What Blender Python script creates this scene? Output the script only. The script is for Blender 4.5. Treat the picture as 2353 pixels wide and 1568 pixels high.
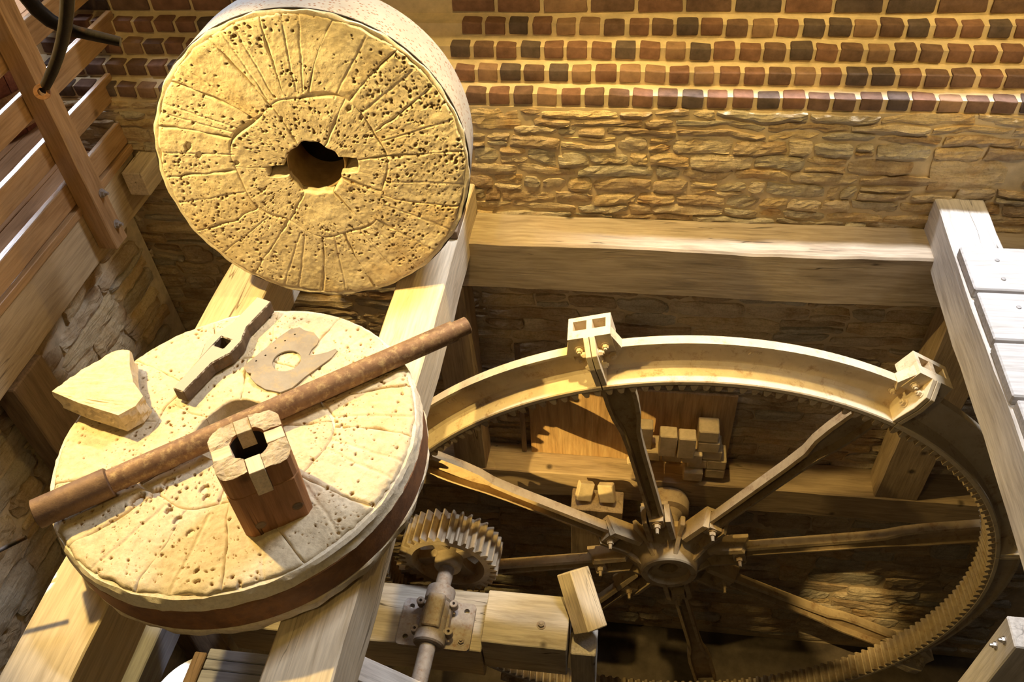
import bpy, bmesh, math, random
import numpy as np
from mathutils import Vector, Matrix, Euler
from mathutils.geometry import tessellate_polygon

for o in list(bpy.data.objects): bpy.data.objects.remove(o, do_unlink=True)
S = bpy.context.scene
COL = S.collection
random.seed(7)
RNG = np.random.default_rng(11)

# ------------------------------------------------------------------ camera
FPX = 1960.4; CAMH = 2.45
PITCH, YAW, ROLL = .784707, .192742, -.0807848
def cam_rows():
    a, b, c = PITCH, YAW, ROLL
    yaw = np.array([[math.cos(b), math.sin(b), 0], [-math.sin(b), math.cos(b), 0], [0, 0, 1]])
    base = np.array([[1, 0, 0], [0, 0, -1], [0, 1, 0.]])
    pit = np.array([[1, 0, 0], [0, math.cos(a), -math.sin(a)], [0, math.sin(a), math.cos(a)]])
    rol = np.array([[math.cos(c), -math.sin(c), 0], [math.sin(c), math.cos(c), 0], [0, 0, 1]])
    return rol @ pit @ base @ yaw
Mc = cam_rows()
cd = bpy.data.cameras.new('camera'); cam = bpy.data.objects.new('camera', cd); COL.objects.link(cam)
cd.sensor_width = 36; cd.lens = FPX * 36 / 2353
cd.clip_start = .05; cd.clip_end = 60
rt, dn, fw = Vector(Mc[0]), Vector(Mc[1]), Vector(Mc[2])
cam.matrix_world = Matrix(((rt.x, -dn.x, -fw.x, 0), (rt.y, -dn.y, -fw.y, 0), (rt.z, -dn.z, -fw.z, CAMH), (0, 0, 0, 1)))
S.camera = cam

# ------------------------------------------------------------------ view, world and lights
S.view_settings.view_transform = 'Standard'; S.view_settings.look = 'None'
S.view_settings.exposure = 0.08; S.view_settings.gamma = 1.0; S.view_settings.use_curve_mapping = False
w = bpy.data.worlds.new('world'); S.world = w; w.use_nodes = True
w.node_tree.nodes['Background'].inputs[0].default_value = (1.0, .74, .42, 1)
w.node_tree.nodes['Background'].inputs[1].default_value = .014
WARM = (1.0, .70, .24); WARM2 = (1.0, .70, .27); COOL = (.80, .86, 1.0)
def area(name, loc, target, size, power, color, sy=None, spread=180):
    l = bpy.data.lights.new(name, 'AREA'); l.energy = power; l.color = color; l.size = size
    if sy: l.shape = 'RECTANGLE'; l.size_y = sy
    l.spread = math.radians(spread)
    o = bpy.data.objects.new(name, l); COL.objects.link(o); o.location = loc
    d = Vector(target) - Vector(loc); o.rotation_euler = d.to_track_quat('-Z', 'Y').to_euler()
    return o
def spot(name, loc, target, power, color, cone, radius=.05, blend=.35):
    l = bpy.data.lights.new(name, 'SPOT'); l.energy = power; l.color = color; l.spot_size = math.radians(cone)
    l.spot_blend = blend; l.shadow_soft_size = radius
    o = bpy.data.objects.new(name, l); COL.objects.link(o); o.location = loc
    o.rotation_euler = (Vector(target) - Vector(loc)).to_track_quat('-Z', 'Y').to_euler(); return o
spot('warm_spot', (-2.5, 2.2, 2.25), (-1.35, 2.12, .25), 400, WARM, 64, .04)           # above the millstones
area('warm_fill', (-1.0, -.3, 2.8), (.2, 2.8, -1.2), .3, 10, WARM)                      # weak fill added in front to warm the hub
for x_, p_ in ((-2.35, 44), (-.55, 92), (.25, 112), (1.0, 112), (1.8, 112)):                   # spots added in a row to light the wall, not the pit
    spot('wall_fill_spot', (x_ + .25, 2.1, 2.6), (x_, 3.7, .88), p_, WARM, 38, .05, .6)
area('warm_fill', (1.3, 3.2, 2.9), (.7, 3.0, .1), .12, 26, WARM)                        # added close to the wall to light the ring
area('warm_fill', (-.4, 2.9, 2.9), (-.3, 2.75, -.5), .12, 18, WARM, None, 60)  # added to gild the left part of the ring
PL = (-2.18, 1.5, -.93)                                                                    # pit lamps on the left, below the joists
spot('pit_lamp', PL, (-.20, 3.45, -1.86), 520, WARM, 15.5, .008, .06)
spot('warm_spot', (-.2, .6, 2.5), (1.88, 3.5, -4.12), 1500, WARM2, 6.5, .012, .8)  # added narrow beam that makes the lit patch on the pit wall
spot('pit_lamp', PL, (-1.20, 2.58, -1.86), 140, WARM, 11, .01, .1)
spot('pit_lamp', PL, (-1.35, 3.3, -2.1), 110, WARM, 12, .01, .1)
area('daylight_opening', (-5.4, 5.7, 2.7), (-1.6, 2.2, .2), 1.8, 220, COOL, 1.3)           # window of the next room on the left
area('daylight_opening', (-3.2, 3.3, 3.2), (-1.6, 2.2, .2), .4, 30, COOL, .35)
area('daylight_opening', (1.15, 4.40, 4.2), (1.0, 3.4, 0), 1.3, 125, COOL, .16, 100)        # slot high over the back wall
area('daylight_opening', (2.7, 2.3, 3.2), (1.75, 2.3, 0), .4, 3, COOL, None, 60)
spot('disc_spot', (-2.03, .95, 2.2), (-1.82, 1.28, -1.0), 900, COOL, 3.4, .01, .2)         # added cool spot past the joist, whitens the disc below

# ------------------------------------------------------------------ materials
def nodes(name, rough=.85, metallic=0.0):
    m = bpy.data.materials.new(name); m.use_nodes = True
    nt = m.node_tree; b = nt.nodes['Principled BSDF']
    b.inputs['Roughness'].default_value = rough; b.inputs['Metallic'].default_value = metallic
    b.inputs['Specular IOR Level'].default_value = .25
    return m, nt, b
def N(nt, t, **kw):
    n = nt.nodes.new(t)
    for k, v in kw.items():
        if k.startswith('_'): setattr(n, k[1:], v)
        else: n.inputs[k.replace('__', ' ')].default_value = v
    return n
def ramp(nt, fac, stops, interp='LINEAR'):
    r = nt.nodes.new('ShaderNodeValToRGB'); r.color_ramp.interpolation = interp
    e = r.color_ramp.elements
    while len(e) < len(stops): e.new(.5)
    for el, (p, c) in zip(e, stops):
        el.position = p; el.color = (*c, 1) if len(c) == 3 else c
    nt.links.new(fac, r.inputs[0]); return r.outputs[0]
def mixc(nt, fac, a, b, mode='MIX'):
    n = nt.nodes.new('ShaderNodeMix'); n.data_type = 'RGBA'; n.blend_type = mode
    for sock, v in ((n.inputs[0], fac), (n.inputs[6], a), (n.inputs[7], b)):
        if hasattr(v, 'is_linked'): nt.links.new(v, sock)
        elif isinstance(v, (int, float)): sock.default_value = v
        else: sock.default_value = (*v, 1)
    return n.outputs[2]
def coords(nt, scale=(1, 1, 1), kind='Object', rnd=True):
    tc = nt.nodes.new('ShaderNodeTexCoord'); mp = nt.nodes.new('ShaderNodeMapping')
    mp.inputs['Scale'].default_value = scale
    nt.links.new(tc.outputs[kind], mp.inputs['Vector'])
    if rnd:
        oi = nt.nodes.new('ShaderNodeObjectInfo'); vm = nt.nodes.new('ShaderNodeVectorMath'); vm.operation = 'SCALE'
        vm.inputs[0].default_value = (13.7, 7.1, 23.3); nt.links.new(oi.outputs['Random'], vm.inputs['Scale'])
        nt.links.new(vm.outputs[0], mp.inputs['Location'])
    return mp.outputs[0]
def noise(nt, vec, scale, detail=5, rough=.6, dist=0.0):
    n = nt.nodes.new('ShaderNodeTexNoise'); n.inputs['Scale'].default_value = scale
    n.inputs['Detail'].default_value = detail; n.inputs['Roughness'].default_value = rough
    n.inputs['Distortion'].default_value = dist
    nt.links.new(vec, n.inputs['Vector']); return n.outputs['Fac']
def bump(nt, b, h, strength=.3, dist=.01, prev=None):
    n = nt.nodes.new('ShaderNodeBump'); n.inputs['Strength'].default_value = strength; n.inputs['Distance'].default_value = dist
    nt.links.new(h, n.inputs['Height'])
    if prev: nt.links.new(prev, n.inputs['Normal'])
    nt.links.new(n.outputs[0], b.inputs['Normal']); return n.outputs[0]

def wood(name, light, mid, dark, grain=1.0, cracks=True, rough=.8, crack_amt=.5, up=False):
    """grain runs along the object's own X axis; end faces show growth rings"""
    m, nt, b = nodes(name, rough)
    if up: coords = lambda nt_, sc=(1, 1, 1): globals()['coords'](nt_, (sc[1], sc[2], sc[0]))
    else: coords = globals()['coords']
    v = coords(nt, (1.3 * grain, 9 * grain, 9 * grain))
    f = noise(nt, v, 2.2, 8, .62, .6)
    v2 = coords(nt, (.5, 2.2, 2.2)); g = noise(nt, v2, 1.5, 3, .5)
    v3 = coords(nt, (5, 90, 90)); fine = noise(nt, v3, 1.0, 4, .6)
    c = ramp(nt, f, [(.28, dark), (.47, mid), (.72, light)])
    c = mixc(nt, ramp(nt, g, [(.35, (0, 0, 0)), (.7, (1, 1, 1))]), c, mixc(nt, .45, c, light), 'MIX')
    c = mixc(nt, .35, c, ramp(nt, fine, [(.3, (.25, .22, .18)), (.6, (1, 1, 1))]), 'MULTIPLY')
    vk = coords(nt, (1, 1, 1)); knots = nt.nodes.new('ShaderNodeTexVoronoi'); knots.inputs['Scale'].default_value = 3.0
    nt.links.new(vk, knots.inputs['Vector'])
    kn = ramp(nt, knots.outputs['Distance'], [(.03, (1, 1, 1)), (.085, (0, 0, 0))])
    c = mixc(nt, kn, c, [x * .45 for x in dark])
    h = fine
    if cracks:
        vc = coords(nt, (.55, 11, 11)); cr = noise(nt, vc, 1.7, 2, .4, .2)
        k = ramp(nt, cr, [(.492, (0, 0, 0)), (.499, (1, 1, 1)), (.501, (1, 1, 1)), (.508, (0, 0, 0))])
        gate = ramp(nt, noise(nt, coords(nt, (.8, 3, 3)), 1.0, 1, .5), [(.55, (0, 0, 0)), (.62, (1, 1, 1))])
        k = mixc(nt, 1.0, k, gate, 'MULTIPLY')
        c = mixc(nt, k, c, [x * .35 for x in dark])
        bw = nt.nodes.new('ShaderNodeRGBToBW'); nt.links.new(k, bw.inputs[0])
        sub = nt.nodes.new('ShaderNodeMath'); sub.operation = 'MULTIPLY_ADD'; sub.inputs[1].default_value = -1.5 * crack_amt
        nt.links.new(bw.outputs[0], sub.inputs[0]); nt.links.new(fine, sub.inputs[2]); h = sub.outputs[0]
    nt.links.new(c, b.inputs['Base Color']); bump(nt, b, h, .35, .004)
    return m
def stone(name, base, light, stain, scale=1.0, pitattr=False, bs=.5, stain_amt=.5):
    m, nt, b = nodes(name, .95)
    v = coords(nt)
    f = noise(nt, v, 6 * scale, 8, .65); g = noise(nt, v, 40 * scale, 6, .7); k = noise(nt, v, 2.2 * scale, 4, .6)
    c = ramp(nt, f, [(.3, base), (.7, light)])
    c = mixc(nt, ramp(nt, k, [(.5 - .2 * stain_amt + .1, (0, 0, 0)), (.8, (1, 1, 1))]), c, stain)
    c = mixc(nt, .5, c, ramp(nt, g, [(.32, (.55, .5, .45)), (.55, (1, 1, 1))]), 'MULTIPLY')
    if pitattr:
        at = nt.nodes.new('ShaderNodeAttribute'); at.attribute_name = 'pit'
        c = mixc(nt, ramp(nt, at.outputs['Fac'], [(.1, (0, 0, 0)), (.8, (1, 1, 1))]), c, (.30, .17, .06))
    nt.links.new(c, b.inputs['Base Color'])
    p = bump(nt, b, g, bs, .006); bump(nt, b, f, bs, .012, p)
    return m
def metal(name, base, light, rust, rust_amt=.5, rough=.7, scale=1.0, met=.2, speck=False):
    m, nt, b = nodes(name, rough, met)
    v = coords(nt)
    f = noise(nt, v, 9 * scale, 8, .65); g = noise(nt, v, 60 * scale, 5, .65)
    c = ramp(nt, f, [(.35, base), (.65, light)])
    r = noise(nt, v, 14 * scale, 7, .75)
    c = mixc(nt, ramp(nt, r, [(.62 - .3 * rust_amt, (0, 0, 0)), (.78 - .25 * rust_amt, (1, 1, 1))]), c, rust)
    if speck:
        vo = nt.nodes.new('ShaderNodeTexVoronoi'); vo.inputs['Scale'].default_value = 55; nt.links.new(v, vo.inputs['Vector'])
        s = ramp(nt, vo.outputs['Distance'], [(.18, (1, 1, 1)), (.34, (0, 0, 0))])
        gate = ramp(nt, noise(nt, v, 5, 4, .6), [(.36, (0, 0, 0)), (.52, (1, 1, 1))])
        c = mixc(nt, mixc(nt, 1.0, s, gate, 'MULTIPLY'), c, rust)
    nt.links.new(c, b.inputs['Base Color']); bump(nt, b, g, .35, .003)
    return m
def plain(name, col, rough=.8, met=0, var=.25, scale=20, bs=.2):
    m, nt, b = nodes(name, rough, met); v = coords(nt); f = noise(nt, v, scale, 6, .65)
    c = ramp(nt, f, [(.3, [x * (1 - var) for x in col]), (.7, [min(1, x * (1 + var * .6)) for x in col])])
    nt.links.new(c, b.inputs['Base Color']); bump(nt, b, f, bs, .004); return m

M = {}
M['joist'] = wood('joist_wood', (.82, .70, .52), (.74, .61, .43), (.50, .38, .24))
M['ledger'] = wood('ledger_wood', (.56, .46, .34), (.40, .31, .21), (.20, .15, .10))
M['edge_beam'] = wood('edge_beam_wood', (.60, .46, .28), (.52, .38, .21), (.30, .20, .11))
M['grey_wood'] = wood('grey_wood', (.78, .72, .64), (.66, .60, .53), (.42, .36, .30))
M['plank'] = wood('plank_wood', (.64, .60, .56), (.56, .52, .48), (.48, .42, .35), cracks=False)
M['rail'] = wood('rail_wood', (.56, .35, .17), (.44, .25, .11), (.26, .14, .06), cracks=False)
def dusty(name, base, base2, dust):
    m = metal(name, base, base2, (.16, .08, .04), .3, .8, 2.0, .1); nt = m.node_tree; b = nt.nodes['Principled BSDF']
    c = b.inputs['Base Color'].links[0].from_socket; tc = nt.nodes.new('ShaderNodeTexCoord'); sp = nt.nodes.new('ShaderNodeSeparateXYZ')
    nt.links.new(tc.outputs['Normal'], sp.inputs[0]); f = noise(nt, coords(nt), 60, 5, .7)
    ad = nt.nodes.new('ShaderNodeMath'); ad.operation = 'MULTIPLY_ADD'; ad.inputs[1].default_value = .5; nt.links.new(f, ad.inputs[0]); nt.links.new(sp.outputs[2], ad.inputs[2])
    nt.links.new(mixc(nt, ramp(nt, ad.outputs[0], [(.95, (0, 0, 0)), (1.22, (1, 1, 1))]), c, dust), b.inputs['Base Color']); return m
M['rynd'] = dusty('dusty_rynd', (.08, .055, .04), (.15, .11, .08), (.46, .42, .37))
M['rail'].node_tree.nodes['Principled BSDF'].inputs['Roughness'].default_value = .22
M['rail'].node_tree.nodes['Principled BSDF'].inputs['Specular IOR Level'].default_value = .8
M['dark_wood'] = wood('dark_wood', (.34, .24, .15), (.24, .16, .10), (.12, .08, .05))
M['pit_wood'] = wood('pit_wood', (.50, .37, .22), (.38, .27, .16), (.20, .14, .08))
M['bearing_wood'] = wood('bearing_wood', (.58, .52, .42), (.46, .40, .32), (.28, .23, .17))
M['block_wood'] = wood('block_wood', (.50, .25, .11), (.36, .16, .07), (.15, .07, .035), rough=.7, up=True)
M['block_top'] = stone('block_end_grain', (.50, .40, .28), (.68, .57, .42), (.36, .27, .18), 3.0)
M['insert'] = wood('insert_wood', (.92, .76, .56), (.86, .68, .48), (.74, .54, .34), cracks=False)
M['barrel'] = wood('barrel_wood', (.36, .15, .09), (.26, .09, .06), (.13, .05, .03), cracks=False)
M['plywood'] = wood('plywood', (.62, .42, .20), (.46, .27, .11), (.20, .11, .04), grain=.9, cracks=False)
M['burr'] = stone('burr_stone', (.78, .66, .46), (.90, .80, .62), (.74, .52, .24), 1.0, True, .55, .4)
M['burr_low'] = stone('burr_stone_pale', (.66, .54, .36), (.78, .68, .50), (.72, .53, .26), 1.0, True, .5, .25)
M['plaster'] = stone('plaster', (.78, .68, .50), (.90, .82, .68), (.70, .52, .28), 1.5, False, .4, .2)
M['band'] = metal('pale_band', (.36, .33, .29), (.45, .41, .36), (.26, .13, .07), .12, .7, .7, .1, True)
M['hoop'] = metal('rusty_hoop', (.20, .10, .055), (.30, .16, .09), (.36, .17, .08), .5, .75, 1.2, .25)
M['hoop_line'] = plain('dark_iron', (.06, .05, .04), .7, .3)
M['pipe'] = metal('rusty_pipe', (.17, .10, .065), (.27, .165, .10), (.44, .32, .18), .42, .6, 2.6, .3)
M['sleeve'] = metal('rusty_sleeve', (.13, .08, .055), (.20, .125, .08), (.26, .17, .10), .3, .6, 2.0, .3)
M['iron'] = metal('dusty_iron', (.30, .25, .21), (.44, .39, .34), (.26, .15, .09), .35, .7, 2.0, .2)
M['plate'] = metal('dull_plate', (.24, .21, .19), (.32, .29, .26), (.40, .31, .19), .35, .55, .8, .3)
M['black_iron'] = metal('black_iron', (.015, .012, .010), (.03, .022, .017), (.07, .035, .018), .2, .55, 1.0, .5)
M['gear'] = metal('cast_gear', (.66, .53, .34), (.76, .64, .45), (.42, .24, .11), .25, .8, 1.0, .05)
M['gear_tooth'] = metal('gear_tooth', (.44, .33, .20), (.56, .44, .28), (.32, .19, .09), .3, .8, 2.0, .05)
M['spoke'] = metal('spoke_iron', (.40, .29, .16), (.52, .39, .22), (.26, .15, .07), .3, .8, 1.0, .1)
M['pinion'] = metal('pinion_iron', (.42, .33, .21), (.58, .47, .32), (.30, .19, .10), .25, .75, 1.0, .1)
M['mortar'] = plain('mortar', (.62, .49, .31), .95, 0, .22, 14, .5)
M['mortar_dark'] = plain('stone_mortar', (.62, .51, .35), .95, 0, .3, 12, .6)
M['lining'] = plain('eye_lining', (.42, .30, .16), .8)
BR = [plain('brick_red', (.22, .115, .075), .9, 0, .35, 18, .5), plain('brick_brown', (.17, .10, .07), .9, 0, .4, 18, .5),
      plain('brick_dark', (.12, .085, .07), .9, 0, .4, 18, .5), plain('brick_dusty', (.30, .18, .11), .9, 0, .3, 18, .5)]
def rubble(name, base, light, stain):
    m = stone(name, base, light, stain, 2, False, .9, .6); nt = m.node_tree; b = nt.nodes['Principled BSDF']
    v = coords(nt, (3, 3, 26)); f = noise(nt, v, 1.6, 6, .6, .8)
    prev = b.inputs['Normal'].links[0].from_socket; bump(nt, b, f, .9, .018, prev)
    c = b.inputs['Base Color'].links[0].from_socket
    nt.links.new(mixc(nt, .40, c, ramp(nt, f, [(.33, (.42, .36, .30)), (.52, (1, 1, 1))]), 'MULTIPLY'), b.inputs['Base Color'])
    return m
RB = [rubble('rubble_tan', (.64, .51, .33), (.78, .65, .46), (.46, .28, .12)), rubble('rubble_ochre', (.66, .49, .26), (.80, .64, .40), (.50, .27, .10)),
      rubble('rubble_grey', (.52, .45, .33), (.66, .58, .44), (.44, .31, .16)), rubble('rubble_brown', (.52, .38, .23), (.66, .52, .34), (.34, .20, .09))]
M['pile_brick'] = plain('pile_brick', (.56, .43, .25), .9, 0, .25, 14, .4)
M['floor'] = plain('pit_floor', (.13, .10, .07), 1, 0, .4, 6, .8)
M['floorboard'] = wood('floorboard', (.58, .34, .18), (.46, .25, .12), (.28, .14, .07), cracks=False)
M['pale'] = plain('pale_disc', (.60, .60, .60), .6, 0, .08, 10, .1)
M['slate_wood'] = wood('slate_wood', (.42, .43, .48), (.32, .33, .38), (.15, .14, .15), cracks=False)
M['tag'] = plain('paper_tag', (.75, .66, .50), .8, 0, .1)
M['nail'] = plain('bright_steel', (.62, .58, .54), .4, .8, .1)

# ------------------------------------------------------------------ object helpers
WM = {}
def mesh_from(verts, faces, mat=None, smooth=False, name='mesh'):
    me = bpy.data.meshes.new(name); me.from_pydata([tuple(v) for v in verts], [], faces); me.update()
    if mat: me.materials.append(mat)
    if smooth: me.polygons.foreach_set('use_smooth', [True] * len(me.polygons))
    return me
def put(name, data, world=None, parent=None, label=None, cat=None, group=None, kind=None):
    o = bpy.data.objects.new(name, data); COL.objects.link(o)
    world = world or Matrix()
    if parent is not None:
        o.parent = parent; o.matrix_parent_inverse = Matrix(); o.matrix_basis = WM[parent.name].inverted() @ world
    else: o.matrix_basis = world
    WM[o.name] = world
    if label: o['label'] = label
    if cat: o['category'] = cat
    if group: o['group'] = group
    if kind: o['kind'] = kind
    return o
def thing(name, loc, label, cat, group=None, kind=None): return put(name, None, Matrix.Translation(loc), None, label, cat, group, kind)
def frame(origin, x, z=(0, 0, 1)):
    x = Vector(x).normalized(); z = Vector(z); y = z.cross(x).normalized(); z = x.cross(y).normalized()
    return Matrix(((x.x, y.x, z.x, origin[0]), (x.y, y.y, z.y, origin[1]), (x.z, y.z, z.z, origin[2]), (0, 0, 0, 1)))
def bm_done(bm, mat, smooth=False, name='mesh', autosmooth=None):
    me = bpy.data.meshes.new(name); bmesh.ops.recalc_face_normals(bm, faces=bm.faces)
    if autosmooth is not None:
        for f in bm.faces: f.smooth = True
        for e in bm.edges:
            if len(e.link_faces) == 2 and e.calc_face_angle(0) > autosmooth: e.smooth = False
    bm.to_mesh(me); bm.free()
    if smooth: me.polygons.foreach_set('use_smooth', [True] * len(me.polygons))
    if mat: me.materials.append(mat)
    return me
def box_mesh(lx, ly, lz, mat, bev=.006, wob=0.0, segs=1, seed=0):
    bm = bmesh.new(); bmesh.ops.create_cube(bm, size=1)
    for v in bm.verts: v.co = Vector((v.co.x * lx, v.co.y * ly, v.co.z * lz))
    if bev: bmesh.ops.bevel(bm, geom=list(bm.edges), offset=bev, segments=segs, affect='EDGES', profile=.6)
    if wob:
        n = max(2, int(lx / .12))
        r = random.Random(seed)
        for i in range(1, n):
            x = -lx / 2 + lx * i / n
            bmesh.ops.bisect_plane(bm, geom=list(bm.verts) + list(bm.edges) + list(bm.faces), plane_co=(x, 0, 0), plane_no=(1, 0, 0))
        ph = [r.uniform(0, 6) for _ in range(6)]
        for v in bm.verts:
            v.co.y += wob * math.sin(v.co.x * 5 + ph[0] + (1 if v.co.z > 0 else 0)) + wob * .5 * math.sin(v.co.x * 17 + ph[1] + v.co.y * 9)
            v.co.z += wob * math.sin(v.co.x * 4 + ph[2] + (2 if v.co.y > 0 else 0)) + wob * .5 * math.sin(v.co.x * 21 + ph[3] + v.co.z * 9)
    return bm_done(bm, mat, name='box')
def timber(name, a, b, wd, ht, mat, parent=None, up=(0, 0, 1), bev=.007, wob=.003, **kw):
    """beam from a to b (centre line), width wd across, height ht along up"""
    a, b = Vector(a), Vector(b)
    me = box_mesh((b - a).length, wd, ht, mat, bev, wob, seed=len(WM))
    return put(name, me, frame((a + b) / 2, b - a, up), parent, **kw)
def abox(name, lo, hi, mat, parent=None, axis='x', bev=.007, wob=.003, **kw):
    lo, hi = Vector(lo), Vector(hi); c = (lo + hi) / 2; d = hi - lo
    if axis == 'x': return timber(name, (lo.x, c.y, c.z), (hi.x, c.y, c.z), d.y, d.z, mat, parent, (0, 0, 1), bev, wob, **kw)
    if axis == 'y': return timber(name, (c.x, lo.y, c.z), (c.x, hi.y, c.z), d.x, d.z, mat, parent, (0, 0, 1), bev, wob, **kw)
    return timber(name, (c.x, c.y, lo.z), (c.x, c.y, hi.z), d.y, d.x, mat, parent, (1, 0, 0), bev, wob, **kw)
def lathe_mesh(prof, mat, n=48, close=False, asm=.6, a0=0, a1=None, wob=None):
    """prof: list of (r, z) round local z"""
    bm = bmesh.new(); full = a1 is None; cnt = n if full else n + 1
    rings = []
    for i in range(cnt):
        t = a0 + (2 * math.pi if full else a1 - a0) * i / n
        row = []
        for j, (r, z) in enumerate(prof):
            rr = r + (wob(t, j) if wob else 0)
            row.append(bm.verts.new((rr * math.cos(t), rr * math.sin(t), z)))
        rings.append(row)
    m = len(prof)
    for i in range(n):
        A, B = rings[i], rings[(i + 1) % cnt]
        for j in range(m if close else m - 1):
            k = (j + 1) % m
            try: bm.faces.new((A[j], B[j], B[k], A[k]))
            except ValueError: pass
    if not full and close:
        bm.faces.new(rings[0]); bm.faces.new(list(reversed(rings[-1])))
    bmesh.ops.remove_doubles(bm, verts=bm.verts, dist=1e-6)
    bmesh.ops.dissolve_degenerate(bm, edges=bm.edges, dist=1e-7)
    return bm_done(bm, mat, name='lathe', autosmooth=asm)
def prism_mesh(poly, z0, z1, mat, holes=(), bev=0, inset=0, asm=None):
    """polygon in xy extruded from z0 to z1, holes are polygons too"""
    bm = bmesh.new(); loops = [list(poly)] + [list(h) for h in holes]
    tri = tessellate_polygon([[Vector((x, y, 0)) for x, y in l] for l in loops])
    flat = [p for l in loops for p in l]
    bot = [bm.verts.new((x, y, z0)) for x, y in flat]; top = [bm.verts.new((x, y, z1)) for x, y in flat]
    for t in tri:
        try: bm.faces.new([top[i] for i in t]); bm.faces.new([bot[i] for i in reversed(t)])
        except ValueError: pass
    k = 0
    for l in loops:
        n = len(l)
        for i in range(n):
            a, b_ = k + i, k + (i + 1) % n
            try: bm.faces.new((bot[a], bot[b_], top[b_], top[a]))
            except ValueError: pass
        k += n
    if bev:
        bmesh.ops.recalc_face_normals(bm, faces=bm.faces)
        ed = [e for e in bm.edges if len(e.link_faces) == 2 and e.calc_face_angle(0) > .5]
        bmesh.ops.bevel(bm, geom=ed, offset=bev, segments=1, affect='EDGES')
    return bm_done(bm, mat, name='prism', autosmooth=asm)
def tube_mesh(pts, rad, mat, n=14, cap=True, flat=1.0, upv=(0, 0, 1)):
    """swept tube along pts; rad number or list; flat squashes across"""
    bm = bmesh.new(); pts = [Vector(p) for p in pts]; rings = []
    for i, p in enumerate(pts):
        d = (pts[min(i + 1, len(pts) - 1)] - pts[max(i - 1, 0)]).normalized()
        u = Vector(upv); s = d.cross(u).normalized(); u = s.cross(d).normalized()
        r = rad[i] if isinstance(rad, (list, tuple)) else rad
        rings.append([bm.verts.new(p + s * (r * math.cos(2 * math.pi * k / n)) + u * (r * flat * math.sin(2 * math.pi * k / n))) for k in range(n)])
    for a, b_ in zip(rings, rings[1:]):
        for k in range(n): bm.faces.new((a[k], a[(k + 1) % n], b_[(k + 1) % n], b_[k]))
    if cap: bm.faces.new(list(reversed(rings[0]))); bm.faces.new(rings[-1])
    return bm_done(bm, mat, name='tube', autosmooth=.8)
def bolt_mesh(mat, r=.014, h=.018, shank=.012):
    bm = bmesh.new()
    bmesh.ops.create_cone(bm, cap_ends=True, segments=16, radius1=r * 1.35, radius2=r * 1.35, depth=h * .2, matrix=Matrix.Translation((0, 0, h * .1)))
    bmesh.ops.create_cone(bm, cap_ends=True, segments=6, radius1=r, radius2=r * .94, depth=h * .8, matrix=Matrix.Translation((0, 0, h * .6)))
    bmesh.ops.create_cone(bm, cap_ends=True, segments=10, radius1=r * .55, radius2=r * .45, depth=shank, matrix=Matrix.Translation((0, 0, h + shank / 2)))
    return bm_done(bm, mat, name='bolt', autosmooth=.5)

# numpy value noise
def vnoise(x, y, seed=0):
    xi = np.floor(x).astype(np.int64); yi = np.floor(y).astype(np.int64); fx = x - xi; fy = y - yi
    fx = fx * fx * (3 - 2 * fx); fy = fy * fy * (3 - 2 * fy)
    def h(a, b_):
        n = (a * 374761393 + b_ * 668265263 + seed * 2147483647) & 0xffffffff
        n = ((n ^ (n >> 13)) * 1274126177) & 0xffffffff
        return ((n ^ (n >> 16)) & 0xffff) / 65535.0
    return (h(xi, yi) * (1 - fx) + h(xi + 1, yi) * fx) * (1 - fy) + (h(xi, yi + 1) * (1 - fx) + h(xi + 1, yi + 1) * fx) * fy
def fbm(x, y, seed=0, oct=4):
    s = 0; a = .5; t = 0
    for i in range(oct): s = s + a * vnoise(x, y, seed + i * 17); t += a; x = x * 2.03; y = y * 2.03; a *= .5
    return s / t

def vn1(t): return float(vnoise(np.array([t]), np.array([.5]), 3)[0])
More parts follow.
